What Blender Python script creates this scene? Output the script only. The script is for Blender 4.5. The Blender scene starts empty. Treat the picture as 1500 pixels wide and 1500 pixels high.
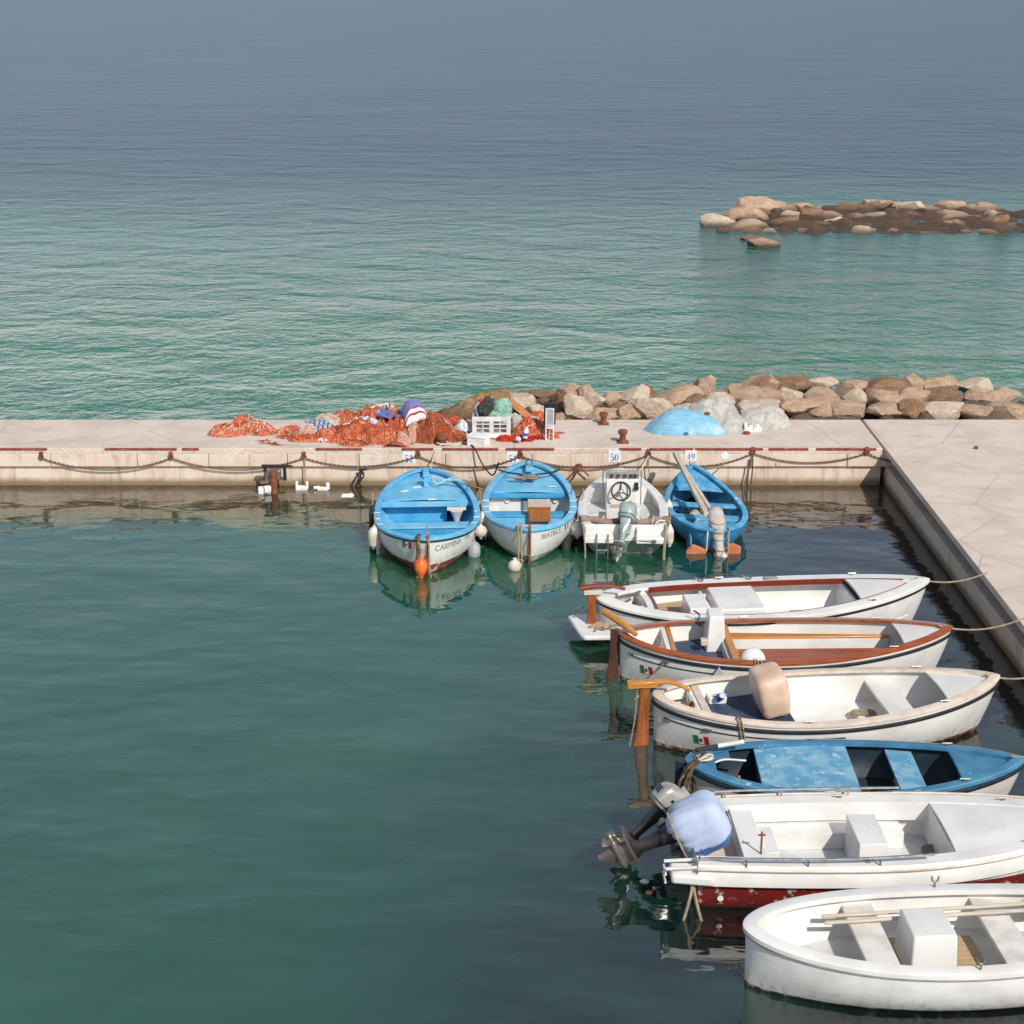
import bpy, math, random
from mathutils import Vector, Matrix, noise
sc = bpy.context.scene
col = sc.collection
R = math.radians
random.seed(7)

# ------------------------------------------------------------------ camera
F, CAM_H, YH = 2400.0, 10.0, -45.0            # focal length in px of a 1500 px frame
PITCH = math.atan((750 - YH) / F)
cp, sp = math.cos(PITCH), math.sin(PITCH)
def at(u, v, z=0.0):
    """world point seen at pixel (u, v) on the level z"""
    a, b = (u - 750) / F, (750 - v) / F
    d = (a, cp + b * sp, -sp + b * cp)
    t = (z - CAM_H) / d[2]
    return Vector((d[0] * t, d[1] * t, z))
def at_y(u, v, y):
    """world point seen at pixel (u, v) on the depth y"""
    a, b = (u - 750) / F, (750 - v) / F
    d = (a, cp + b * sp, -sp + b * cp)
    t = y / d[1]
    return Vector((d[0] * t, y, CAM_H + d[2] * t))
cam_d = bpy.data.cameras.new('camera')
cam_d.sensor_width = 36.0
cam_d.lens = 36.0 * F / 1500.0
cam_d.clip_start, cam_d.clip_end = 0.1, 6000.0
cam = bpy.data.objects.new('camera', cam_d)
col.objects.link(cam)
cam.location = (0, 0, CAM_H)
cam.rotation_euler = (R(90) - PITCH, 0, 0)
sc.camera = cam

# ------------------------------------------------------------------ light
SUN_DIR = Vector((0.42, -0.74, 0.72)).normalized()
SUN_EL = math.asin(SUN_DIR.z)
SUN_AZ = math.atan2(SUN_DIR.x, SUN_DIR.y)
sun_d = bpy.data.lights.new('sun', 'SUN')
sun_d.energy, sun_d.angle, sun_d.color = 4.0, R(0.5), (1.0, 0.94, 0.86)
sun = bpy.data.objects.new('sun', sun_d)
col.objects.link(sun)
sun.rotation_euler = (-SUN_DIR).to_track_quat('-Z', 'Y').to_euler()
sun.location = (10, 0, 30)
world = bpy.data.worlds.new('World')
sc.world = world
world.use_nodes = True
wn = world.node_tree.nodes
sky = wn.new('ShaderNodeTexSky')
sky.sky_type = 'NISHITA'
sky.sun_disc = False
sky.sun_elevation, sky.sun_rotation = SUN_EL, SUN_AZ
sky.air_density, sky.dust_density, sky.ozone_density = 1.0, 0.2, 1.6
wn['Background'].inputs['Strength'].default_value = 0.115
tint = wn.new('ShaderNodeMix'); tint.data_type = 'RGBA'; tint.blend_type = 'MULTIPLY'
tint.inputs[0].default_value = 1.0
tint.inputs[7].default_value = (0.95, 0.985, 1.03, 1)
hazy = wn.new('ShaderNodeHueSaturation'); hazy.inputs['Saturation'].default_value = 0.52     # thin high haze
world.node_tree.links.new(sky.outputs['Color'], hazy.inputs['Color'])
world.node_tree.links.new(hazy.outputs['Color'], tint.inputs[6])
world.node_tree.links.new(tint.outputs[2], wn['Background'].inputs['Color'])
sc.view_settings.view_transform = 'Standard'
sc.view_settings.look = 'None'
sc.view_settings.exposure = 0.03
sc.view_settings.gamma = 1.0
sc.cycles.max_bounces = 6
sc.cycles.use_denoising = True

# ------------------------------------------------------------------ materials
def lin(h):
    if not isinstance(h, str): return (h[0], h[1], h[2], 1.0)
    h = h.lstrip('#')
    o = []
    for i in (0, 2, 4):
        c = int(h[i:i+2], 16) / 255.0
        o.append(c / 12.92 if c <= 0.04045 else ((c + 0.055) / 1.055) ** 2.4)
    return (o[0], o[1], o[2], 1.0)
def new_mat(name):
    m = bpy.data.materials.new(name)
    m.use_nodes = True
    nt = m.node_tree
    return m, nt, nt.nodes['Principled BSDF']
def N(nt, t, **kw):
    n = nt.nodes.new(t)
    for k, v in kw.items():
        if k in n.inputs: n.inputs[k].default_value = v
        else: setattr(n, k, v)
    return n
def mixc(nt, fac, a, b):
    n = nt.nodes.new('ShaderNodeMix')
    n.data_type = 'RGBA'
    for s, v in ((0, fac), (6, a), (7, b)):
        if isinstance(v, bpy.types.NodeSocket): nt.links.new(v, n.inputs[s])
        else: n.inputs[s].default_value = v
    return n.outputs[2]
def mth(nt, op, a, b=None, c=None, clamp=False):
    n = nt.nodes.new('ShaderNodeMath')
    n.operation = op
    n.use_clamp = clamp
    for i, v in enumerate((a, b, c)):
        if v is None: continue
        if isinstance(v, bpy.types.NodeSocket): nt.links.new(v, n.inputs[i])
        else: n.inputs[i].default_value = v
    return n.outputs[0]
def ramp(nt, src, lo, hi):
    n = nt.nodes.new('ShaderNodeMapRange')
    n.interpolation_type = 'SMOOTHSTEP'
    n.inputs[1].default_value, n.inputs[2].default_value = lo, hi
    nt.links.new(src, n.inputs[0])
    return n.outputs[0]
def coords(nt, scale=(1, 1, 1), kind='Object', off=(0, 0, 0)):
    t = nt.nodes.new('ShaderNodeTexCoord')
    mp = nt.nodes.new('ShaderNodeMapping')
    mp.inputs['Scale'].default_value = scale
    mp.inputs['Location'].default_value = off
    nt.links.new(t.outputs[kind], mp.inputs[0])
    return mp.outputs[0]
def nz(nt, vec, scale, detail=4, rough=0.55, dist=0.0):
    n = N(nt, 'ShaderNodeTexNoise', Scale=scale, Detail=detail, Roughness=rough, Distortion=dist)
    nt.links.new(vec, n.inputs['Vector'])
    return n.outputs['Fac']
def bump(nt, bsdf, h, strength=0.3, dist=0.01):
    b = N(nt, 'ShaderNodeBump', Strength=strength, Distance=dist)
    nt.links.new(h, b.inputs['Height'])
    nt.links.new(b.outputs[0], bsdf.inputs['Normal'])
def mk(name, c1, c2=None, scale=6.0, rough=0.5, metal=0.0, bmp=0.25, bscale=30.0, bdist=0.01,
       wear=None, wear_amt=0.62, wear_scale=9.0, stretch=(1, 1, 1), lohi=(0.38, 0.64), kind='Object', sheen=0.0):
    """a weathered solid colour: two tones in patches, worn spots of a third colour, small relief"""
    m, nt, b = new_mat(name)
    v = coords(nt, stretch, kind)
    c = lin(c1)
    if c2 is not None:
        c = mixc(nt, ramp(nt, nz(nt, v, scale, 5), *lohi), lin(c1), lin(c2))
    if wear is not None:
        c = mixc(nt, ramp(nt, nz(nt, v, wear_scale, 6, 0.7), wear_amt, wear_amt + 0.05), c, lin(wear))
    if isinstance(c, bpy.types.NodeSocket): nt.links.new(c, b.inputs['Base Color'])
    else: b.inputs['Base Color'].default_value = c
    b.inputs['Metallic'].default_value = metal
    r = nz(nt, v, scale * 2.3, 3)
    nt.links.new(mth(nt, 'MULTIPLY_ADD', r, 0.3, rough - 0.15, clamp=True), b.inputs['Roughness'])
    if sheen: b.inputs['Sheen Weight'].default_value = sheen
    if bmp: bump(nt, b, nz(nt, v, bscale, 4), bmp, bdist)
    return m
def hull_mat(name, top, bottom, line, slope=0.0, grime='#9a9480', boot=None, chip=0.035, plank=0.0, rough=0.38, wear=None):
    """painted hull: topside colour, chipped bottom paint below the paint line (local z), scum at the water"""
    m, nt, b = new_mat(name)
    v = coords(nt)
    sep = nt.nodes.new('ShaderNodeSeparateXYZ')
    nt.links.new(v, sep.inputs[0])
    z = sep.outputs['Z']
    n1 = nz(nt, v, 7.0, 5, 0.65)
    vs = coords(nt, (9, 9, 1.2))
    streak = nz(nt, vs, 1.6, 4, 0.6)
    t = mixc(nt, ramp(nt, nz(nt, v, 2.2, 5), 0.42, 0.7), lin(top), tuple(x * 0.86 for x in lin(top)[:3]) + (1,))
    # run-off streaks and scum creeping up from the water
    gz = ramp(nt, z, line + 0.30, line - 0.02)
    gfac = mth(nt, 'MULTIPLY', gz, ramp(nt, streak, 0.42, 0.72))
    t = mixc(nt, mth(nt, 'MULTIPLY', gfac, 0.75), t, lin(grime))
    if wear: t = mixc(nt, ramp(nt, nz(nt, v, 5.0, 6, 0.7), 0.63, 0.67), t, lin(wear))
    bt = mixc(nt, ramp(nt, n1, 0.56, 0.63), lin(bottom), lin('#b9aaa0'))
    bt = mixc(nt, ramp(nt, z, 0.06, -0.02), bt, lin('#2b3022'))
    zz = mth(nt, 'ADD', z, mth(nt, 'MULTIPLY', mth(nt, 'SUBTRACT', n1, 0.5), chip))
    f = ramp(nt, zz, line - 0.006, line + 0.006)
    c = mixc(nt, f, bt, t)
    if boot:
        bc, b0, b1 = boot
        f2 = mth(nt, 'MULTIPLY', ramp(nt, z, b0 - 0.004, b0 + 0.004), ramp(nt, z, b1 + 0.004, b1 - 0.004))
        c = mixc(nt, f2, c, lin(bc))
    nt.links.new(c, b.inputs['Base Color'])
    b.inputs['Roughness'].default_value = rough
    h = nz(nt, coords(nt, (1, 1, 5)), 5.0, 5)
    bump(nt, b, h, 0.25, 0.012)
    return m
def wood_mat(name, c1, c2, rough=0.35, scale=3.0, coat=0.0, axis='X'):
    m, nt, b = new_mat(name)
    st = {'X': (1, 14, 14), 'Y': (14, 1, 14), 'Z': (14, 14, 1)}[axis]
    v = coords(nt, st)
    n = nz(nt, v, scale, 6, 0.6, 0.6)
    v2 = coords(nt)
    c = mixc(nt, ramp(nt, n, 0.36, 0.66), lin(c1), lin(c2))
    c = mixc(nt, mth(nt, 'MULTIPLY', ramp(nt, nz(nt, v2, 3.0, 4), 0.5, 0.75), 0.5), c, lin(c2))
    nt.links.new(c, b.inputs['Base Color'])
    b.inputs['Roughness'].default_value = rough
    b.inputs['Coat Weight'].default_value = coat
    b.inputs['Coat Roughness'].default_value = 0.15
    bump(nt, b, n, 0.2, 0.004)
    return m
def fabric_mat(name, c1, c2=None, rough=0.85, scale=5.0, fold=0.5):
    return mk(name, c1, c2, scale, rough, 0, fold, 14.0, 0.02, sheen=0.15)
def net_mat(name, cols, scale=22.0):
    """heaped netting: tangled threads of several tones with dark gaps"""
    m, nt, b = new_mat(name)
    v = coords(nt)
    n1 = nz(nt, v, scale, 5, 0.7, 1.5)
    n2 = nz(nt, v, scale * 0.22, 4, 0.6)
    wv = N(nt, 'ShaderNodeTexVoronoi', feature='DISTANCE_TO_EDGE', Scale=scale * 0.9)
    dn = mixc(nt, 0.12, v, N(nt, 'ShaderNodeTexNoise', Scale=5.0).outputs['Color'])
    nt.links.new(dn, wv.inputs['Vector'])
    c = mixc(nt, ramp(nt, n1, 0.40, 0.60), lin(cols[0]), lin(cols[1]))
    c = mixc(nt, ramp(nt, n2, 0.50, 0.68), c, lin(cols[2]))
    if len(cols) > 3:
        c = mixc(nt, ramp(nt, nz(nt, v, scale * 1.7, 4, 0.7, 2.0), 0.57, 0.63), c, lin(cols[3]))
    nt.links.new(c, b.inputs['Base Color'])
    b.inputs['Roughness'].default_value = 0.85
    h = mth(nt, 'ADD', mth(nt, 'MULTIPLY', n1, 0.6), mth(nt, 'MULTIPLY', ramp(nt, wv.outputs['Distance'], 0.0, 0.12), -0.35))
    bump(nt, b, h, 0.9, 0.05)
    return m

M = {}
M['white'] = mk('white_gelcoat', '#e6e4df', '#d9d6d0', 2.0, 0.22, bmp=0.08, bscale=6, wear='#c5bdb0', wear_amt=0.68)
M['white_paint'] = mk('white_paint', '#e4e1da', '#cfcac0', 4.0, 0.45, bmp=0.15, bscale=25, wear='#a99e90', wear_amt=0.68)
M['cream'] = mk('cream_paint', '#dccdbd', '#cdbba8', 5.0, 0.5, bmp=0.15, bscale=25, wear='#b5a08a', wear_amt=0.66)
M['grey_sole'] = mk('grey_cockpit_sole', '#cfd0cf', '#bdbfbf', 3.0, 0.5, bmp=0.1, bscale=80)
M['sky_paint'] = mk('sky_blue_paint', '#66b0d3', '#80bfdc', 3.2, 0.45, bmp=0.2, bscale=18, wear='#9ccbe2', wear_amt=0.665, wear_scale=6)
M['sky_dark'] = mk('blue_paint', '#3d97c4', '#4fa6cf', 3.0, 0.5, bmp=0.2, bscale=18, wear='#7fb9d6', wear_amt=0.68, wear_scale=8)
M['sky_old'] = mk('chalky_blue_paint', '#4593bd', '#66aacd', 4.0, 0.6, bmp=0.3, bscale=22, wear='#c3d4d8', wear_amt=0.60, wear_scale=4)
M['sky_trim'] = mk('worn_blue_trim', '#6bb7dd', '#58aad4', 4.0, 0.45, bmp=0.2, bscale=22, wear='#d5e4ea', wear_amt=0.62, wear_scale=7)
M['steel_blue'] = mk('grey_blue_paint', '#3f7697', '#4c88a8', 3.0, 0.5, bmp=0.2, bscale=22, wear='#9dbccb', wear_amt=0.64, wear_scale=5)
M['steel_blue_worn'] = mk('worn_grey_blue_paint', '#5a98b8', '#86b2c6', 4.0, 0.55, bmp=0.25, bscale=22, wear='#b3c6cd', wear_amt=0.58, wear_scale=7, lohi=(.4,.62))
M['navy_trim'] = mk('dark_blue_rail', '#14242f', '#1d323f', 4, 0.5)
M['black'] = mk('black_rubber', '#17181a', '#242426', 6, 0.55, bmp=0.2, bscale=40)
M['dark_hold'] = mk('dark_bilge_paint', '#2c3438', '#3b3a33', 3, 0.7)
M['mahogany'] = wood_mat('varnished_mahogany', '#86401d', '#ab5a2b', 0.28, 3, 0.5)
M['red_wood'] = wood_mat('red_brown_varnish', '#6d2616', '#84331d', 0.3, 3, 0.5)
M['teak'] = wood_mat('varnished_teak', '#b5712c', '#c98a44', 0.32, 3, 0.4)
M['rudder_wood'] = wood_mat('worn_rudder_wood', '#7a3d1c', '#a4602c', 0.5, 2.5, 0.1, 'Z')
M['rudder_dark'] = wood_mat('dark_rudder_wood', '#3a241a', '#57341f', 0.5, 2.5, 0.1, 'Z')
M['plank'] = wood_mat('grey_floor_boards', '#a58a6c', '#c0a787', 0.7, 3, 0.0)
M['board'] = wood_mat('orange_brown_board', '#8f5226', '#b5753a', 0.6, 3, 0.0)
M['pale_wood'] = wood_mat('bleached_wood', '#b7aa98', '#cfc4b4', 0.7, 3, 0.0)
M['rust'] = mk('rust', '#6b3a26', '#8c5233', 12, 0.85, 0.0, 0.5, 40, wear='#3d241b', wear_amt=0.6, wear_scale=14)
M['rust_red'] = mk('rusty_red_edge', '#7c3a2c', '#96503c', 9, 0.8, 0.0, 0.4, 40, wear='#b79883', wear_amt=0.60, wear_scale=5)
M['metal'] = mk('galvanised_metal', '#9a958c', '#837c72', 10, 0.4, 0.8, 0.1)
M['steel'] = mk('stainless_steel', '#c9c7c2', '#b4b0a8', 10, 0.25, 0.9, 0.0)
M['chain'] = mk('weathered_chain', '#6a5546', '#8a7159', 20, 0.8, 0.3, 0.3, 60)
M['rope'] = mk('tan_rope', '#a8977f', '#8b7a63', 30, 0.9, 0, 0.6, 90, 0.01, wear='#6b5c49', wear_amt=0.6, wear_scale=20)
M['rope_white'] = mk('white_rope', '#d8d2c6', '#bdb5a6', 30, 0.9, 0, 0.5, 90, 0.01)
M['rope_black'] = mk('black_rope', '#1d1c1b', '#2d2a27', 30, 0.9, 0, 0.5, 90, 0.01)
M['rope_weed'] = mk('weedy_rope', '#6a5a42', '#3c372a', 14, 0.95, 0, 0.9, 50, 0.03, wear='#9b8a6c', wear_amt=0.58)
M['fender'] = mk('dirty_white_vinyl', '#d9d2c5', '#bfb4a3', 6, 0.45, 0, 0.1, 20, wear='#8f836f', wear_amt=0.63)
M['fender_grey'] = mk('grey_vinyl', '#8d9296', '#a7a9aa', 6, 0.5, 0, 0.2, 20)
M['tyre'] = mk('tyre_rubber', '#1b1a1a', '#2b2a28', 10, 0.8, 0, 0.4, 30)
M['orange_buoy'] = mk('orange_plastic', '#d8541c', '#e8742e', 4, 0.4, 0, 0.1, wear='#a33d14', wear_amt=0.66)
M['foam'] = mk('polystyrene', '#e9e8e4', '#dcdad4', 8, 0.75, 0, 0.3, 90, 0.006)
M['crate'] = mk('white_plastic_crate', '#dcdad6', '#c9c5bf', 6, 0.5, 0, 0.1)
M['ink'] = mk('blue_ink_paint', '#3a4a9a', '#4a5aa6', 12, 0.7, wear='#b9bfd6', wear_amt=0.6, wear_scale=14)
M['letter'] = mk('grey_lettering', '#6f7278', '#888a8e', 20, 0.6, wear='#cfcdc9', wear_amt=0.58, wear_scale=25)
M['plate'] = mk('white_plate_paint', '#e8e8e8', '#dcdcdd', 8, 0.6, bmp=0.1)
M['flag_green'] = mk('flag_green', '#1d6b45', '#23754c', 8, 0.5)
M['flag_white'] = mk('flag_white', '#e6e3dd', '#dcd8d0', 8, 0.5)
M['flag_red'] = mk('flag_red', '#b41f2a', '#a81c26', 8, 0.5)
M['emblem'] = mk('emblem_brown', '#6d4a34', '#4e5a3a', 60, 0.6)
M['navy_mat'] = mk('navy_floor_cover', '#2d3c55', '#3d4c64', 3, 0.6, 0, 0.4, 7, 0.02, wear='#56657a', wear_amt=0.58, wear_scale=4)
M['blue_cover'] = fabric_mat('pale_blue_cover', '#b3bfd6', '#a5b3cf', 0.8, 3, 0.12)
M['blue_hem'] = fabric_mat('blue_hem', '#3f66ad', '#355a9c', 0.8, 3, 0.4)
M['grey_wrap'] = fabric_mat('grey_cloth_wrap', '#b9b2ab', '#a39c95', 0.85, 5, 0.5)
M['brown_canvas'] = fabric_mat('dusty_brown_canvas', '#9b8177', '#85695f', 0.85, 6, 0.6)
M['pink_cowl'] = mk('beige_moulding', '#d9bda7', '#cfae96', 4, 0.45, 0, 0.1)
M['cowl_green'] = mk('grey_green_cowl', '#9ba8a4', '#8b9995', 3, 0.35, 0, 0.05)
M['cowl_silver'] = mk('silver_grey_cowl', '#b3aea6', '#a29c94', 3, 0.3, 0.3, 0.05)
M['engine_dark'] = mk('dark_grey_engine', '#2b2a2a', '#393635', 4, 0.35, 0.2, 0.05)
M['engine_tan'] = mk('grey_tan_engine', '#7b726a', '#68605a', 4, 0.35, 0.4, 0.05)
M['engine_white'] = mk('chalky_engine_leg', '#cfcac4', '#b9aaa0', 9, 0.55, 0.0, 0.2)
M['red_hull'] = mk('dark_red_antifouling', '#5b1a18', '#6e231d', 4, 0.6, 0, 0.2)
M['dash'] = mk('grey_dash_panel', '#8d8880', '#a19c94', 10, 0.5)
M['tan_pad'] = mk('tan_cushion', '#c3a992', '#b3977f', 6, 0.7)
M['glass'] = None
m, nt, b = new_mat('clear_windscreen')
b.inputs['Base Color'].default_value = (0.9, 0.93, 0.93, 1)
b.inputs['Transmission Weight'].default_value = 1.0
b.inputs['Roughness'].default_value = 0.04
b.inputs['IOR'].default_value = 1.1
M['glass'] = m
M['blue_plastic'] = mk('blue_plastic', '#2a55b5', '#3f6cc4', 8, 0.35)
# nets and cloths on the quay
M['net_orange'] = net_mat('orange_netting', ['#cf5a32', '#e28a62', '#8a3f26', '#e6c4ad'])
M['net_brown'] = net_mat('rust_brown_netting', ['#8d3d22', '#b8623e', '#6b2c1c', '#d9a07c'])
M['net_pink'] = net_mat('pink_netting', ['#d98f78', '#e6b09c', '#cf7d66', '#f0d6c8'])
M['net_beige'] = net_mat('beige_netting', ['#c9beb0', '#d9d0c4', '#b5a898', '#e6ded2'], 16)
M['net_white'] = net_mat('white_netting', ['#dad9d4', '#e2e1dd', '#cfc6b9', '#e8e4dc'], 9)
M['net_white'] = mk('soft_white_netting', '#d4d1ca', '#bdb7ac', 8, 0.95, 0, 1.0, 48, 0.05, wear='#b7a68f', wear_amt=0.62, wear_scale=5)
M['net_mint'] = net_mat('mint_netting', ['#94c4ac', '#acd6c0', '#7db098'], 14)
M['net_black'] = net_mat('dark_netting', ['#2e2e2c', '#4b4a44', '#232423', '#8d8a80'], 16)
M['net_red'] = net_mat('red_netting', ['#c42a1a', '#dc4026', '#a82016', '#e87a58'])
M['strand_orange'] = mk('orange_twine', '#e0683c', '#cc5129', 9, 0.85, wear='#eec0a2', wear_amt=0.55)
M['strand_brown'] = mk('brown_twine', '#a5532f', '#7a3620', 9, 0.85, wear='#dba888', wear_amt=0.58)
M['strand_white'] = mk('white_twine', '#d9cfc2', '#c0b3a2', 9, 0.85)
M['strand_red'] = mk('red_twine', '#d03420', '#b02616', 9, 0.85)
M['violet'] = fabric_mat('violet_blue_cloth', '#6f76ae', '#5f669e', 0.85, 5, 0.4)
M['stripe_red'] = fabric_mat('red_stripe_cloth', '#a83540', '#9a2f3a', 0.85, 5, 0.3)
M['stripe_white'] = fabric_mat('white_stripe_cloth', '#dcd8d6', '#cfcac8', 0.85, 5, 0.3)
M['grey_tarp'] = fabric_mat('grey_tarp', '#9b9ca0', '#85868c', 0.7, 5, 0.4)
M['sheet'] = fabric_mat('white_plastic_sheet', '#d5d8df', '#b9bdc9', 0.5, 6, 0.6)
# striped bag
m, nt, b = new_mat('plaid_bag')
v = coords(nt, (1, 1, 1))
w1 = N(nt, 'ShaderNodeTexWave', Scale=3.2, Distortion=1.2, bands_direction='X'); nt.links.new(v, w1.inputs['Vector'])
w2 = N(nt, 'ShaderNodeTexWave', Scale=2.6, Distortion=1.2, bands_direction='Y'); nt.links.new(v, w2.inputs['Vector'])
c = mixc(nt, ramp(nt, w1.outputs['Fac'], 0.62, 0.75), lin('#b9ada2'), lin('#46536e'))
c = mixc(nt, ramp(nt, w2.outputs['Fac'], 0.72, 0.82), c, lin('#6a86b8'))
nt.links.new(c, b.inputs['Base Color']); b.inputs['Roughness'].default_value = 0.8
M['plaid'] = m
# blue net mound: fine swept filaments
m, nt, b = new_mat('sky_blue_net_mound')
v = coords(nt, (1.2, 9, 9))
n = nz(nt, v, 3.0, 6, 0.65, 0.8)
c = mixc(nt, ramp(nt, n, 0.35, 0.65), lin('#6aa6c4'), lin('#8cbad0'))
c = mixc(nt, ramp(nt, nz(nt, coords(nt), 2.2, 3), 0.50, 0.72), c, lin('#a9c7d6'))
nt.links.new(c, b.inputs['Base Color']); b.inputs['Roughness'].default_value = 0.8
bump(nt, b, n, 0.6, 0.03)
M['net_blue'] = m
# concrete
def concrete(name, c1, c2, stain, sc1=1.2, streaky=False):
    m, nt, b = new_mat(name)
    v = coords(nt)
    c = mixc(nt, ramp(nt, nz(nt, v, sc1, 6, 0.6), 0.36, 0.66), lin(c1), lin(c2))
    c = mixc(nt, mth(nt, 'MULTIPLY', ramp(nt, nz(nt, v, 6.0, 6, 0.7), 0.55, 0.75), 0.6), c, lin(stain))
    if streaky:
        s = nz(nt, coords(nt, (6, 6, 0.5)), 1.2, 5, 0.65)
        c = mixc(nt, mth(nt, 'MULTIPLY', ramp(nt, s, 0.50, 0.70), 0.6), c, lin('#a3806a'))
        sep = nt.nodes.new('ShaderNodeSeparateXYZ'); nt.links.new(v, sep.inputs[0])
        zz = mth(nt, 'ADD', sep.outputs['Z'], mth(nt, 'MULTIPLY', nz(nt, v, 4.0, 4), 0.10))
        c = mixc(nt, mth(nt, 'MULTIPLY', ramp(nt, zz, 0.27, 0.09), 0.9), c, lin('#75603f'))
    else:
        vo = N(nt, 'ShaderNodeTexVoronoi', feature='DISTANCE_TO_EDGE', Scale=0.45)
        dv = mixc(nt, 0.10, v, N(nt, 'ShaderNodeTexNoise', Scale=3.0, Detail=5.0).outputs['Color'])
        nt.links.new(dv, vo.inputs['Vector'])
        c = mixc(nt, mth(nt, 'MULTIPLY', ramp(nt, vo.outputs['Distance'], 0.008, 0.002), 0.35), c, lin('#7d6d5f'))
        c = mixc(nt, mth(nt, 'MULTIPLY', ramp(nt, nz(nt, coords(nt, (1, 2.5, 1), off=(4, 1, 0)), 1.1, 6, 0.7), 0.56, 0.72), 0.55), c, lin('#a08c79'))
        c = mixc(nt, mth(nt, 'MULTIPLY', ramp(nt, nz(nt, coords(nt, off=(9, 3, 0)), 3.0, 6, 0.75), 0.64, 0.70), 0.6), c, lin('#8f7a68'))
        # fine brushed diagonal scoring left by the trowel
        wv = N(nt, 'ShaderNodeTexWave', Scale=5.0, Distortion=2.0, Detail=3.0, bands_direction='DIAGONAL')
        nt.links.new(v, wv.inputs['Vector'])
        c = mixc(nt, mth(nt, 'MULTIPLY', ramp(nt, wv.outputs['Fac'], 0.55, 0.95), 0.35), c, lin(stain))
    nt.links.new(c, b.inputs['Base Color'])
    b.inputs['Roughness'].default_value = 0.9
    bump(nt, b, nz(nt, v, 25.0, 6, 0.7), 0.5, 0.012)
    return m
M['deck'] = concrete('pale_concrete_deck', '#dacbbe', '#cbbbac', '#b3a191')
M['wall'] = concrete('stained_concrete_wall', '#dccbbb', '#d2bda9', '#b39d88', 1.6, True)
def rock_mat(name, c1, c2, c3, wet=True):
    m, nt, b = new_mat(name)
    v = coords(nt)
    oi = nt.nodes.new('ShaderNodeObjectInfo')
    vv = N(nt, 'ShaderNodeVectorMath', operation='ADD')
    nt.links.new(v, vv.inputs[0])
    sc_ = N(nt, 'ShaderNodeMath', operation='MULTIPLY'); sc_.inputs[1].default_value = 37.0
    nt.links.new(oi.outputs['Random'], sc_.inputs[0]); nt.links.new(sc_.outputs[0], vv.inputs[1])
    v = vv.outputs[0]
    n = nz(nt, v, 2.2, 8, 0.65)
    c = mixc(nt, ramp(nt, n, 0.38, 0.62), lin(c1), lin(c2))
    c = mixc(nt, mth(nt, 'MULTIPLY', ramp(nt, nz(nt, v, 7.0, 8, 0.75), 0.52, 0.66), 0.7), c, lin(c3))
    # dark lichen blotches and pits
    vo = N(nt, 'ShaderNodeTexVoronoi', Scale=9.0); nt.links.new(v, vo.inputs['Vector'])
    c = mixc(nt, mth(nt, 'MULTIPLY', ramp(nt, vo.outputs['Distance'], 0.22, 0.08), 0.5), c, lin(c3))
    if wet:      # algae belt near the sea
        g = nt.nodes.new('ShaderNodeNewGeometry')
        sep = nt.nodes.new('ShaderNodeSeparateXYZ'); nt.links.new(g.outputs['Position'], sep.inputs[0])
        zz = mth(nt, 'ADD', sep.outputs['Z'], mth(nt, 'MULTIPLY', n, 0.35))
        c = mixc(nt, mth(nt, 'MULTIPLY', ramp(nt, zz, 0.50, 0.16), 0.85), c, lin('#4a3526'))
    nt.links.new(c, b.inputs['Base Color'])
    b.inputs['Roughness'].default_value = 0.92
    h = mth(nt, 'ADD', nz(nt, v, 6.0, 8, 0.7), mth(nt, 'MULTIPLY', ramp(nt, vo.outputs['Distance'], 0.0, 0.25), 0.2))
    bump(nt, b, h, 0.8, 0.07)
    return m
M['rock_pale'] = rock_mat('pale_limestone', '#d6c5b2', '#c6ae96', '#9c8670')
M['rock_tan'] = rock_mat('tan_limestone', '#c5a98e', '#b0917a', '#86694f')
M['rock_brown'] = rock_mat('brown_limestone', '#9c7a5c', '#846449', '#54402f')
M['rock_yellow'] = rock_mat('yellow_brown_rock', '#ad9067', '#8e7250', '#5c482f')
M['rubble'] = rock_mat('rubble', '#6b5848', '#54443a', '#33291f')  # kept dark to stand in for the shade in the crevices
M['copper_red'] = mk('bare_red_primer', '#b5674a', '#c47c5c', 5, 0.7, 0, 0.2, 30, wear='#8d4a34', wear_amt=0.62)

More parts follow.
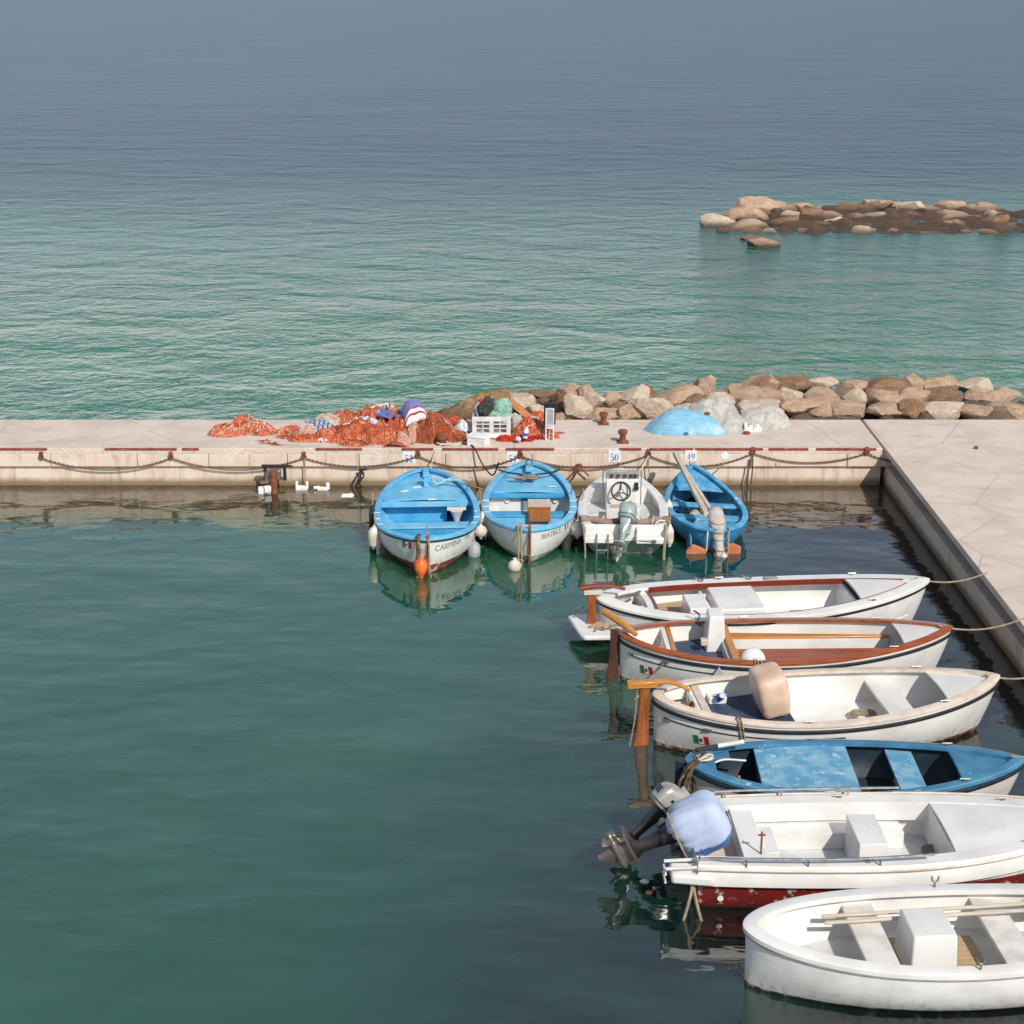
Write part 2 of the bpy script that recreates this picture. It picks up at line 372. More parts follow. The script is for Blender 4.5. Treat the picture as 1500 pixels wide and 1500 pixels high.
# ------------------------------------------------------------------ mesh builder
class MB:
    def __init__(self): self.v, self.f, self.m = [], [], []
    def add(self, vs, fs, mi=0):
        o = len(self.v)
        self.v += [tuple(p) for p in vs]
        self.f += [tuple(i + o for i in f) for f in fs]
        self.m += [mi] * len(fs)
    def box(self, c, s, rot=None, mi=0, taper=(1, 1)):
        hx, hy, hz = s[0] / 2, s[1] / 2, s[2] / 2
        vs = []
        for z, k in ((-hz, (1, 1)), (hz, taper)):
            for x, y in ((-hx, -hy), (hx, -hy), (hx, hy), (-hx, hy)):
                p = Vector((x * k[0], y * k[1], z))
                if rot is not None: p = rot @ p
                vs.append(p + Vector(c))
        self.add(vs, [(3, 2, 1, 0), (4, 5, 6, 7), (0, 1, 5, 4), (1, 2, 6, 5), (2, 3, 7, 6), (3, 0, 4, 7)], mi)
    def grid(self, rows, mi=0, closed=False):
        n = len(rows[0])
        vs = [p for r in rows for p in r]
        fs = []
        for i in range(len(rows) - 1):
            for j in range(n if closed else n - 1):
                k = (j + 1) % n
                fs.append((i * n + j, i * n + k, (i + 1) * n + k, (i + 1) * n + j))
        self.add(vs, fs, mi)
    def tube(self, pts, r, n=8, mi=0, cap=True, closed=False, flat=1.0):
        pts = [Vector(p) for p in pts]
        k = len(pts)
        rs = [r] * k if not isinstance(r, (list, tuple)) else list(r)
        up = None
        rows = []
        for i in range(k):
            if closed: t = pts[(i + 1) % k] - pts[i - 1]
            else: t = pts[min(i + 1, k - 1)] - pts[max(i - 1, 0)]
            if t.length < 1e-9: t = Vector((0, 0, 1))
            t.normalize()
            if up is None:
                a = Vector((0, 0, 1)) if abs(t.z) < 0.9 else Vector((1, 0, 0))
                up = (a - t * a.dot(t)).normalized()
            else:
                up = up - t * up.dot(t)
                up = up.normalized() if up.length > 1e-6 else t.orthogonal().normalized()
            s = t.cross(up)
            rows.append([pts[i] + (s * math.cos(2 * math.pi * j / n) + up * math.sin(2 * math.pi * j / n) * flat) * rs[i] for j in range(n)])
        if closed: rows.append(rows[0])
        o = len(self.v)
        self.grid(rows, mi, True)
        if cap and not closed:
            self.f.append(tuple(o + j for j in reversed(range(n)))); self.m.append(mi)
            self.f.append(tuple(o + (k - 1) * n + j for j in range(n))); self.m.append(mi)
    def lathe(self, prof, n=20, mat=None, mi=0):
        mat = mat or Matrix.Identity(4)
        rows = [[mat @ Vector((r * math.cos(2 * math.pi * j / n), r * math.sin(2 * math.pi * j / n), z)) for j in range(n)] for r, z in prof]
        o = len(self.v)
        self.grid(rows, mi, True)
        if prof[0][0] > 1e-4: self.f.append(tuple(o + j for j in reversed(range(n)))); self.m.append(mi)
        if prof[-1][0] > 1e-4: self.f.append(tuple(o + (len(prof) - 1) * n + j for j in range(n))); self.m.append(mi)
    def prism(self, poly, z0, z1, mat=None, mi=0):
        mat = mat or Matrix.Identity(4)
        n = len(poly)
        vs = [mat @ Vector((x, y, z0)) for x, y in poly] + [mat @ Vector((x, y, z1)) for x, y in poly]
        self.add(vs, [tuple(reversed(range(n))), tuple(range(n, 2 * n))] + [(i, (i + 1) % n, n + (i + 1) % n, n + i) for i in range(n)], mi)
    def ell(self, c, r, mat=None, nu=20, nv=12, mi=0, fn=None):
        rows = []
        for i in range(nv + 1):
            th = math.pi * i / nv
            row = []
            for j in range(nu):
                ph = 2 * math.pi * j / nu
                d = Vector((math.sin(th) * math.cos(ph), math.sin(th) * math.sin(ph), -math.cos(th)))
                k = fn(d) if fn else 1.0
                p = Vector((d.x * r[0] * k, d.y * r[1] * k, d.z * r[2] * k))
                if mat is not None: p = mat @ p
                row.append(p + Vector(c))
            rows.append(row)
        self.grid(rows, mi, True)
    def build(self, name, mats, parent=None, loc=None, rot=None, bevel=0.0, angle=38, smooth=True):
        me = bpy.data.meshes.new(name)
        me.from_pydata(self.v, [], self.f)
        mats = mats if isinstance(mats, (list, tuple)) else [mats]
        for m_ in mats: me.materials.append(m_)
        me.polygons.foreach_set('material_index', self.m)
        me.validate()
        me.update()
        import bmesh
        bm = bmesh.new(); bm.from_mesh(me)
        bmesh.ops.remove_doubles(bm, verts=bm.verts, dist=1e-5)
        bmesh.ops.recalc_face_normals(bm, faces=bm.faces)
        bm.to_mesh(me); bm.free()
        if smooth:
            me.shade_smooth()
            me.set_sharp_from_angle(angle=R(angle))
        o = bpy.data.objects.new(name, me)
        col.objects.link(o)
        if parent is not None: o.parent = parent
        if loc is not None: o.location = loc
        if rot is not None: o.rotation_euler = rot
        if bevel:
            md = o.modifiers.new('bevel', 'BEVEL')
            md.width, md.segments, md.limit_method, md.angle_limit = bevel, 2, 'ANGLE', R(40)
            md.harden_normals = False
        return o
def thing(name, label, cat, loc=(0, 0, 0), rz=0.0, group=None, rot=None):
    o = bpy.data.objects.new(name, None)
    col.objects.link(o)
    o.empty_display_size = 0.2
    o.location = loc
    o.rotation_euler = rot if rot is not None else (0, 0, rz)
    o['label'], o['category'] = label, cat
    if group: o['group'] = group
    return o
def tag(o, label, cat, group=None):
    o['label'], o['category'] = label, cat
    if group: o['group'] = group
    return o
def kind(o, k):
    o['kind'] = k
    return o
def spline(pts, n=8):
    """Catmull-Rom through the points"""
    pts = [Vector(p) for p in pts]
    P = [pts[0] * 2 - pts[1]] + pts + [pts[-1] * 2 - pts[-2]]
    out = []
    for i in range(1, len(P) - 2):
        p0, p1, p2, p3 = P[i - 1:i + 3]
        for k in range(n):
            t = k / n
            out.append(0.5 * ((2 * p1) + (p2 - p0) * t + (2 * p0 - 5 * p1 + 4 * p2 - p3) * t * t + (3 * p1 - p0 - 3 * p2 + p3) * t ** 3))
    out.append(pts[-1])
    return out
def sag(a, b, d, n=14):
    a, b = Vector(a), Vector(b)
    return [a.lerp(b, i / n) + Vector((0, 0, -d * 4 * (i / n) * (1 - i / n))) for i in range(n + 1)]
def text_mesh(body, size):
    cu = bpy.data.curves.new('text', 'FONT')
    cu.body, cu.size = body, size
    o = bpy.data.objects.new('text', cu)
    col.objects.link(o)
    bpy.context.view_layer.update()
    me = bpy.data.meshes.new_from_object(o.evaluated_get(bpy.context.evaluated_depsgraph_get()))
    vs = [v.co.copy() for v in me.vertices]
    fs = [tuple(p.vertices) for p in me.polygons]
    bpy.data.objects.remove(o); bpy.data.curves.remove(cu); bpy.data.meshes.remove(me)
    return vs, fs

# ------------------------------------------------------------------ water
SEA_NEAR, SEA_FAR = "#2f7055", "#143a50"
HAR_GREEN, HAR_DARK, HAR_SAND = "#18573f", "#0a161b", "#2f684a"
HAR_AMP, SEA_AMP = 0.042, 0.22
m, nt, b = new_mat('harbour_water')
g = nt.nodes.new('ShaderNodeNewGeometry')
sep = nt.nodes.new('ShaderNodeSeparateXYZ'); nt.links.new(g.outputs['Position'], sep.inputs[0])
X, Y = sep.outputs['X'], sep.outputs['Y']
def wv(scale, off=(0, 0, 0), rz=0.0):
    mp = nt.nodes.new('ShaderNodeMapping')
    mp.inputs['Scale'].default_value = scale; mp.inputs['Location'].default_value = off; mp.inputs['Rotation'].default_value = (0, 0, rz)
    nt.links.new(g.outputs['Position'], mp.inputs[0]); return mp.outputs[0]
sea = ramp(nt, Y, 32.5, 35.5)
# water colours: sand gives green shallows behind the mole, deep blue further out; the basin colour darkens to the right and foreground
far = ramp(nt, mth(nt, 'ADD', Y, mth(nt, 'MULTIPLY', nz(nt, wv((0.03, 0.05, 1)), 1.0, 3), 40.0)), 48.0, 125.0)
c_sea = mixc(nt, far, lin(SEA_NEAR), lin(SEA_FAR))
pn = nz(nt, wv((0.16, 0.22, 1), (3.1, 8.0, 0)), 1.0, 3)
darker = ramp(nt, mth(nt, 'ADD', mth(nt, 'ADD', mth(nt, 'MULTIPLY', X, 0.17), mth(nt, 'MULTIPLY', mth(nt, 'SUBTRACT', 20.0, Y), 0.05)), mth(nt, 'MULTIPLY', pn, 1.2)), 0.15, 1.35)
c_har = mixc(nt, darker, lin(HAR_GREEN), lin(HAR_DARK))
sand = mth(nt, 'MULTIPLY', ramp(nt, pn, 0.52, 0.68), 0.5)
c_har = mixc(nt, sand, c_har, lin(HAR_SAND))
wall_reflection = ramp(nt, mth(nt, 'ADD', Y, mth(nt, 'MULTIPLY', nz(nt, wv((0.7, 0.9, 1), (2, 5, 0)), 1.0, 5, 0.65), 2.4)), 30.4, 32.2)     # brown wall reflection painted into the water colour at the quay foot
reflection_tones = mixc(nt, ramp(nt, nz(nt, wv((2.2, 3.0, 1)), 1.0, 5, 0.7), 0.42, 0.6), lin('#5d4a35'), lin('#3a3026'))
c_har = mixc(nt, mth(nt, 'MULTIPLY', wall_reflection, 0.9), c_har, reflection_tones)
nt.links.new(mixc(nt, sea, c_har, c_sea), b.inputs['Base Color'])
nt.links.new(mth(nt, 'MULTIPLY_ADD', ramp(nt, Y, 33.0, 90.0), 0.28, 0.03), b.inputs['Roughness'])
ior = nt.nodes.new('ShaderNodeMix'); ior.data_type = 'FLOAT'
nt.links.new(sea, ior.inputs[0]); ior.inputs[2].default_value, ior.inputs[3].default_value = 2.4, 1.42
nt.links.new(ior.outputs[0], b.inputs['IOR'])
b.inputs['Subsurface Weight'].default_value = 1.0
b.inputs['Subsurface Radius'].default_value = (0.5, 1.0, 1.0)
b.inputs['Subsurface Scale'].default_value = 0.9
# ripples: height in metres
h_har = mth(nt, 'ADD', mth(nt, 'MULTIPLY', nz(nt, wv((0.55, 0.9, 1), (0, 0, 0), 0.25), 1.0, 2, 0.45), HAR_AMP),
            mth(nt, 'MULTIPLY', nz(nt, wv((1.6, 3.2, 1), (5, 2, 0), 0.1), 1.0, 2, 0.5, 0.4), HAR_AMP * 0.22))
h_sea = mth(nt, 'ADD', mth(nt, 'MULTIPLY', nz(nt, wv((0.34, 0.50, 1), (2, 0, 0), 0.10), 1.0, 2, 0.5, 0.5), SEA_AMP),
            mth(nt, 'ADD', mth(nt, 'MULTIPLY', nz(nt, wv((1.35, 1.50, 1), (0, 0, 0), -0.10), 1.0, 3, 0.6, 0.6), SEA_AMP * 0.45),
                mth(nt, 'MULTIPLY', nz(nt, wv((3.6, 3.6, 1), (0, 4, 0), 0.15), 1.0, 3, 0.65, 0.4), SEA_AMP * 0.22)))
h_sea = mth(nt, 'MULTIPLY', h_sea, mth(nt, 'MULTIPLY_ADD', nz(nt, wv((0.05, 0.10, 1), (7, 1, 0), 0.3), 1.0, 3, 0.6), 1.5, 0.25))
h_har = mth(nt, 'MULTIPLY', h_har, mth(nt, 'MULTIPLY_ADD', nz(nt, wv((0.12, 0.22, 1), (1, 6, 0), 0.3), 1.0, 3, 0.6), 1.6, 0.2))
mx = nt.nodes.new('ShaderNodeMix'); mx.data_type = 'FLOAT'
nt.links.new(sea, mx.inputs[0]); nt.links.new(h_har, mx.inputs[2]); nt.links.new(h_sea, mx.inputs[3])
bump(nt, b, mx.outputs[0], 1.0, 1.0)
M['water'] = m
mb = MB()
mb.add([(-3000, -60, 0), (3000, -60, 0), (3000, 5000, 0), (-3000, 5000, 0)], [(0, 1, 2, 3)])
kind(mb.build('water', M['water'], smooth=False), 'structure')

# ------------------------------------------------------------------ boat building
class Hull:
    """x runs from the stern (0) to the bow (L), y to port, z up from the water"""
    def __init__(s, L, B, sheer, draft=0.3, tm=0.46, pa=2.1, pb=0.62, fa=None, fb=None, rs=0.2, rb=0.35, tr=0.0, full=2.0, th=0.035):
        s.L, s.B, s.sh, s.dr, s.tm = L, B, sheer, draft, tm
        s.pa, s.pb, s.fa, s.fb = pa, pb, fa or pa, fb or pb
        s.rs, s.rb, s.tr, s.full, s.th = rs, rb, tr, full, th
    def b(s, t):
        t = min(max(t, 0.0), 1.0)
        if t < s.tm:
            u = (s.tm - t) / s.tm
            if s.tr: return s.B / 2 * (1 - (1 - s.tr) * u ** 2)
            return s.B / 2 * max(1 - u ** s.pa, 0) ** s.pb
        u = (t - s.tm) / (1 - s.tm)
        return s.B / 2 * max(1 - u ** s.fa, 0) ** s.fb
    def s(s, t):
        a, m_, c = s.sh
        if t < 0.42: return m_ + (a - m_) * ((0.42 - t) / 0.42) ** 2
        return m_ + (c - m_) * ((t - 0.42) / 0.58) ** 2
    def k(s, t): return -s.dr
    def g(s, q, t):
        mid = math.sin(math.pi * min(max(t, 0), 1)) ** 0.7
        if s.tr and t < s.tm: mid = 0.85 + 0.15 * math.sin(math.pi * t)
        e = 1.75 + s.full * .75 * mid
        return 1 - (1 - min(max(q, 0), 1)) ** e
    def x(s, t, q):
        w0 = max(0, 1 - t / 0.3) ** 2
        w1 = max(0, 1 - (1 - t) / 0.4) ** 2
        q = min(q, 1.0)
        return s.L * t + s.rs * (1 - q) * w0 - s.rb * (1 - q) ** 1.4 * w1
    def pt(s, t, q, side, off=0.0):
        z = s.k(t) + (s.s(t) - s.k(t)) * q
        p = Vector((s.x(t, q), side * s.b(t) * s.g(q, t), z))
        if off:
            e = 1e-3
            t0, t1 = max(t - e, 0), min(t + e, 1)
            q0, q1 = max(q - e, 0), min(q + e, 1)
            n = (s.pt(t1, q, side) - s.pt(t0, q, side)).cross(s.pt(t, q1, side) - s.pt(t, q0, side))
            if n.length > 1e-12:
                n.normalize()
                if n.y * side < 0: n = -n
                p += n * off
        return p
    def q_at(s, t, z): return (z - s.k(t)) / (s.s(t) - s.k(t))
    def surf(s, x, z, side, off):
        t = x / s.L
        for _ in range(12):
            t = min(max(t, 0.001), 0.999)
            t += (x - s.x(t, s.q_at(t, z))) / s.L
        t = min(max(t, 0.001), 0.999)
        return s.pt(t, s.q_at(t, z), side, off)
    def hw(s, t, z, ins=None):
        """half width of the inside at height z"""
        q = min(s.q_at(t, z), 1.0)
        return max(s.b(t) * s.g(q, t) - (s.th if ins is None else ins), 0.0)
    def ts(s, n=40, a=0.0, b=1.0):
        o = [0.5 - 0.5 * math.cos(math.pi * i / n) for i in range(n + 1)]
        if s.tr: o = [(1 - math.cos(math.pi * 0.5 * (1 - i / n))) for i in range(n + 1)]; o = [1 - v for v in o]
        o = [v for v in o if a < v < b]
        return [a] + o + [b]
    def shell(s, name, mat, root):
        mb = MB()
        qs = [(i / 14) ** 1.5 for i in range(15)]
        ts = s.ts()
        for side in (1, -1):
            mb.grid([[s.pt(t, q, side) for q in qs] for t in ts])
        if s.tr:
            ring = [s.pt(0, q, 1) for q in qs] + [s.pt(0, q, -1) for q in reversed(qs)][:-1]
            mb.add(ring, [tuple(range(len(ring)))])
        return mb.build(name, mat, root, angle=50)
    def lining(s, zf, mat, root, name='lining', a=0.0, b=1.0):
        mb = MB()
        for side in (1, -1):
            rows = []
            for t in s.ts(40, a, b):
                qf = s.q_at(t, zf)
                row = []
                for i in range(9):
                    q = qf + (0.985 - qf) * i / 8
                    p = s.pt(t, q, side)
                    p.y = side * max(abs(p.y) - s.th, 0.0)
                    row.append(p)
                rows.append(row)
            mb.grid(rows)
        return mb.build(name, mat, root, angle=50)
    def outline(s, off=0.0, n=44, a=0.0, b=1.0):
        """sheer line in plan, starboard stern -> bow -> port stern, pushed out by off"""
        ts = s.ts(n, a, b)
        star = [Vector((s.L * t, -s.b(t), 0)) for t in ts]
        zs = [s.s(t) for t in ts]
        out = []
        for i, p in enumerate(star):
            d = star[min(i + 1, len(star) - 1)] - star[max(i - 1, 0)]
            if (i == 0 and not s.tr and a == 0): nn = Vector((-1, 0, 0))
            elif i == len(star) - 1 and b == 1: nn = Vector((1, 0, 0))
            else:
                d.normalize(); nn = Vector((d.y, -d.x, 0))
            qv = p + nn * off
            if qv.y > 0: qv.y = 0.0
            out.append((qv, zs[i]))
        return out
    def gunwale(s, name, mat, root, w, o, h, up=0.0, a=0.0, b=1.0, mi=0):
        mb = MB()
        O, I = s.outline(o, a=a, b=b), s.outline(-w, a=a, b=b)
        for sd in (1, -1):
            rows = []
            for (p, z), (r, _) in zip(O, I):
                z0, z1 = z + up - h, z + up
                y0, y1 = -p.y * sd, -r.y * sd
                rows.append([(p.x, y0, z1 - h * .25), (p.x * .8 + r.x * .2, y0 * .8 + y1 * .2, z1), (r.x, y1, z1), (r.x, y1, z0), (p.x, y0, z0)])
            mb.grid(rows, 0, True)
        return mb.build(name, mat, root, angle=50)
    def strake(s, name, mat, root, q, r, off=0.0, a=0.0, b=1.0, flat=1.0):
        mb = MB()
        for sd in (1, -1):
            mb.tube([s.pt(t, q, sd, off) for t in s.ts(40, a, b)], r, 6, flat=flat)
        return mb.build(name, mat, root, angle=60)
    def deck(s, name, mat, root, a, b, drop, camber=0.05, thick=0.03, ins=None):
        mb = MB()
        for zo in (0, -thick):
            rows = []
            for t in s.ts(40, a, b):
                z = s.s(t) - drop
                w = s.hw(t, z, ins)
                rows.append([(s.L * t - (0.02 if t > .99 else 0), w * (j / 8 - 1), z + zo + camber * (1 - (j / 8 - 1) ** 2) * min(1, w / s.B * 2)) for j in range(17)])
            mb.grid(rows)
        # front edge
        t = a
        z = s.s(t) - drop; w = s.hw(t, z, ins)
        e = [[(s.L * t, w * (j / 8 - 1), z + zo + camber * (1 - (j / 8 - 1) ** 2)) for j in range(17)] for zo in (0, -thick)]
        mb.grid(e)
        return mb.build(name, mat, root, angle=50)
    def floor(s, name, mat, root, zf, a=0.02, b=0.98, ins=None):
        mb = MB()
        mb.grid([[(s.x(t, s.q_at(t, zf)), s.hw(t, zf, ins) * (j / 3 - 1), zf) for j in range(7)] for t in s.ts(40, a, b)])
        return mb.build(name, mat, root)
    def slab(s, name, mat, root, ta, tb, ztop, zbot, ins=None, y0=None, y1=None, nz_=6, bevel=0.006, curve=0.0):
        """a piece that fills the hull from side to side between two stations and two heights"""
        mb = MB()
        rows = []
        for i in range(nz_ + 1):
            z = zbot + (ztop - zbot) * i / nz_
            ring = []
            for t, dr in ((ta, 1), (tb, -1)):
                w = s.hw(t, z, ins)
                lo = -w if y0 is None else max(-w, y0)
                hi = w if y1 is None else min(w, y1)
                for j in range(9):
                    f = j / 8 if dr > 0 else 1 - j / 8
                    y = lo + (hi - lo) * f
                    ring.append((s.x(t, s.q_at(t, z)) + curve * (1 - (y / max(w, .01)) ** 2), y, z))
            rows.append(ring)
        n = len(rows[0])
        mb.grid(rows, 0, True)
        mb.f.append(tuple(reversed(range(n)))); mb.m.append(0)
        mb.f.append(tuple(nz_ * n + j for j in range(n))); mb.m.append(0)
        return mb.build(name, mat, root, bevel=bevel)
    def along(s, d, z, side, off):
        """point a length d along the planking from the stern at height z"""
        key = round(z, 2)
        tab = s.__dict__.setdefault('tab', {}).get(key)
        if tab is None:
            tab, acc, pp = [], 0.0, None
            for i in range(401):
                t = (i / 400) ** 2.2
                p = s.pt(t, s.q_at(t, key), 1)
                if pp is not None: acc += (p - pp).length
                tab.append((acc, t)); pp = p
            s.tab[key] = tab
        for i in range(1, len(tab)):
            if tab[i][0] >= d:
                (a0, t0), (a1, t1) = tab[i - 1], tab[i]
                t = t0 + (t1 - t0) * (d - a0) / max(a1 - a0, 1e-9)
                break
        return s.pt(t, s.q_at(t, z), side, off)
    def decal(s, mb, verts, faces, x0, z0, side, mi=0, off=0.006, flip=False):
        vs = []
        for p in verts:
            vs.append(s.along(x0 + (-p[0] if flip else p[0]), z0 + p[1], side, off))
        mb.add(vs, faces, mi)
    def flag(s, root, x0, z0, side, w, h, flip=False, emblem=True):
        mb = MB()
        def rect(xa, xb, mi, ya=0, yb=1, off=0.006, n=4):
            vs = [(w * (xa + (xb - xa) * i / n), h * y) for i in range(n + 1) for y in (ya, yb)]
            fs = [(2 * i, 2 * i + 2, 2 * i + 3, 2 * i + 1) for i in range(n)]
            s.decal(mb, vs, fs, x0, z0, side, mi, off, flip)
        rect(0, .333, 0); rect(.333, .667, 1); rect(.667, 1, 2)
        if emblem:
            rect(.40, .60, 3, .34, .66, .009, 2)
            rect(.45, .55, 3, .26, .74, .0085, 2)
        return mb.build('flag', [M['flag_green'], M['flag_white'], M['flag_red'], M['emblem']], root, smooth=False)
    def lettering(s, root, body, size, x0, z0, side, mat, flip=False, slope=0.0, squash=1.0):
        vs, fs = text_mesh(body, size)
        mb = MB()
        s.decal(mb, [(p.x * squash, p.y + slope * p.x) for p in vs], fs, x0, z0, side, 0, 0.006, flip)
        return mb.build('lettering', mat, root, smooth=False)
def rowlock(root, x, y, z):
    mb = MB()
    mb.tube([(x, y, z), (x, y, z + .07)], .012, 6)
    mb.tube([(x - .04, y, z + .13), (x - .03, y, z + .08), (x, y, z + .065), (x + .03, y, z + .08), (x + .04, y, z + .13)], .01, 6)
    return mb.build('rowlock', M['metal'], root)
def stempost(H, root, mat, at_bow, w=0.05, extra=0.10, out=0.035):
    mb = MB()
    t = 1.0 if at_bow else 0.0
    sg = 1 if at_bow else -1
    rows = []
    for i in range(11):
        q = i / 10
        p = H.pt(t, q, 1)
        z = p.z + (extra if i == 10 else 0)
        rows.append([(p.x + sg * out, -w / 2, z), (p.x + sg * out, w / 2, z), (p.x - sg * .05, w / 2, z), (p.x - sg * .05, -w / 2, z)])
    mb.grid(rows, 0, True)
    mb.f.append((40, 41, 42, 43)); mb.m.append(0)
    return mb.build('stem_post', mat, root, bevel=0.006)
def outboard(root, loc, rot, s=1.0, cowl='cowl_green', leg='engine_tan', low='engine_white', name='outboard_motor', hand=1, e=(.75, .70)):
    """origin on the transom top, shaft down -z, propeller facing aft (-x)"""
    mb = MB()
    # clamp bracket and mid section
    mb.box((0.06, 0, -.06), (.05, .20, .26)); mb.box((.01, .0, .02), (.16, .16, .06))
    rows = []
    for z, a, b_, w in ((.06, -.26, .02, .085), (-.05, -.24, .0, .075), (-.30, -.20, -.02, .05), (-.48, -.19, -.03, .042), (-.56, -.24, .02, .045)):
        rows.append([(a, 0, z), (a + .03, w, z), ((a + b_) / 2, w * 1.15, z), (b_ - .02, w * .7, z), (b_, 0, z), (b_ - .02, -w * .7, z), ((a + b_) / 2, -w * 1.15, z), (a + .03, -w, z)])
    mb.grid([[Vector(p) for p in r] for r in rows], 0, True)
    o = mb.build(name, M[leg], root, loc=loc, rot=rot, angle=50)
    o.scale = (s, s * 1.22, s)
    lo = MB()
    lo.prism([(-.40, 0), (-.36, .09), (-.15, .11), (.04, .05), (.07, 0), (.04, -.05), (-.15, -.11), (-.36, -.09)], -.575, -.56)
    rows = []
    for z, a, b_, w in ((-.575, -.24, .0, .035), (-.66, -.24, .02, .04), (-.72, -.24, .0, .045), (-.80, -.22, -.04, .03), (-.95, -.20, -.12, .012)):
        rows.append([(a, 0, z), (a + .04, w, z), ((a + b_) / 2, w * 1.1, z), (b_, 0, z), ((a + b_) / 2, -w * 1.1, z), (a + .04, -w, z)])
    lo.grid([[Vector(p) for p in r] for r in rows], 0, True)
    mt = Matrix.Translation((-.08, 0, -.73)) @ Matrix.Rotation(R(-90), 4, 'Y')
    lo.lathe([(0, -.16), (.03, -.13), (.052, -.05), (.055, .10), (.045, .20), (.035, .22)], 12, mt)
    lo.build('lower_unit', M[low], o, angle=45)
    pr = MB()
    mt = Matrix.Translation((-.30, 0, -.73)) @ Matrix.Rotation(R(-90), 4, 'Y')
    pr.lathe([(.04, 0), (.038, .06), (.02, .10), (0, .11)], 10, mt)
    for k in range(3):
        rr = Matrix.Rotation(R(120 * k + 20), 4, 'X')
        bl = []
        for i in range(7):
            u = i / 6
            rad = .03 + .10 * u
            ch = .055 * math.sin(math.pi * (0.25 + 0.7 * u)) + .008
            tw = R(55 - 28 * u)
            for sg in (-1, 1):
                for th in (.004, -.004):
                    pass
            d = Vector((math.sin(tw) * 0 + math.cos(tw) * ch, math.sin(tw) * ch, 0))
            bl.append([rr @ Vector((-d.x * .7, -d.y, rad)) + Vector((-.34, 0, -.73)), rr @ Vector((.006, 0, rad)) + Vector((-.34, 0, -.73)),
                       rr @ Vector((d.x * .7, d.y, rad)) + Vector((-.34, 0, -.73)), rr @ Vector((-.006, 0, rad)) + Vector((-.34, 0, -.73))])
        pr.grid(bl, 0, True)
    pr.build('propeller', M['metal'], o, angle=50)
    cw = MB()
    rows = []
    prof = ((.06, .84), (.10, .98), (.20, 1.0), (.30, .99), (.38, .93), (.44, .80), (.475, .55), (.485, .0))
    for z, k in prof:
        row = []
        for j in range(20):
            ph = 2 * math.pi * j / 20
            cx, cy = math.cos(ph), math.sin(ph)
            rx = .27 * (abs(cx) ** e[0]) * (1 if cx > 0 else -1)
            ry = .155 * (abs(cy) ** e[1]) * (1 if cy > 0 else -1)
            row.append((-.10 + rx * k - .04 * (z - .06), ry * k, z + (.05 * cx * (z - .06) / .4)))
        rows.append(row)
    cw.grid(rows, 0, True)
    cw.f.append(tuple(reversed(range(20)))); cw.m.append(0)
    cow = cw.build('cowling', M[cowl], o, angle=40)
    band = MB()
    band.grid([[((-.10 + (.272 * (abs(math.cos(p)) ** e[0]) * (1 if math.cos(p) > 0 else -1)) * k), .157 * (abs(math.sin(p)) ** e[1]) * (1 if math.sin(p) > 0 else -1) * k, z)
                for p in [2 * math.pi * j / 20 for j in range(20)]] for z, k in ((.105, .985), (.125, .995))], 0, True)
    band.build('trim_band', M['black'], o)
    th_ = MB()
    th_.tube([(.14, .03 * hand, .14), (.28, .05 * hand, .15), (.50, .06 * hand, .17)], [.02, .016, .022], 8)
    th_.build('tiller_handle', M['black'], o)
    return o

# ---- boat in berth 52 : big sky-blue double-ender
def place(o, u, v, z, hd):
    p = at(u, v, z)
    o.location = (p.x, p.y, 0)
    o.rotation_euler = (0, 0, R(hd))
hm_white_red = hull_mat('white_over_red_hull', '#dedbd5', '#7c3a2a', 0.16)
hm_white_green = hull_mat('white_over_green_hull', '#dedcd6', '#6f8577', 0.11)
hm_blue = hull_mat('blue_hull', '#3687b8', '#c2714f', 0.06, rough=0.5, grime='#39677f', wear='#6aa6c8')
hm_white_c = hull_mat('white_hull_over_brown', '#dfdcd6', '#7a3b22', 0.07)
hm_white_b = hull_mat('white_hull_over_black', '#e2e0db', '#33302e', 0.05)
hm_white_m = hull_mat('white_motorboat_hull', '#e4e2de', '#5f776c', 0.25, chip=.005)
hm_old = hull_mat('scuffed_white_hull', '#d3cec6', '#3b3a36', 0.05, grime='#6f6a58')

boat = thing('fishing_boat', 'sky blue and white wooden boat below the plate 52, orange buoy at its stem', 'boat', group='boats moored along the quay')
place(boat, 627, 788, 0.70, 93.4)
H = Hull(4.15, 1.90, (.70, .56, .72), .30, tm=.45, pa=2.3, pb=.64, fa=2.3, fb=.56, rs=.22, rb=.3)
h52 = H; boat52 = boat
H.shell('hull', hm_white_red, boat)
H.lining(.02, M['sky_paint'], boat)
H.gunwale('gunwale', M['sky_trim'], boat, .085, .02, .045)
H.strake('rub_rail', M['navy_trim'], boat, .925, .016, .006)
H.strake('toe_rail', M['sky_trim'], boat, .965, .014, .012)
H.floor('floor_boards', M['sky_dark'], boat, .04)
H.deck('foredeck', M['sky_paint'], boat, .66, 1.0, .10, .05)
H.slab('deck_beam', M['sky_paint'], boat, .638, .66, .485, .395)
H.slab('bulkhead', M['sky_dark'], boat, .69, .702, .42, .04, y0=-.38)
H.slab('thwart', M['sky_paint'], boat, .35, .42, .40, .37)
H.slab('bench_front', M['sky_dark'], boat, .355, .366, .37, .04)
H.slab('stern_thwart', M['sky_trim'], boat, .21, .245, .40, .365)
H.slab('stern_sheets', M['sky_dark'], boat, .04, .115, .36, .33)
stempost(H, boat, M['rudder_wood'], False, .05, .05)
stempost(H, boat, M['sky_trim'], True, .06, .0, .0)
mb = MB(); mb.box((3.36, .0, .68), (.09, .09, .22)); mb.box((3.36, 0, .80), (.12, .12, .04)); mb.tube([(3.36, -.14, .73), (3.36, .14, .73)], .018, 8)
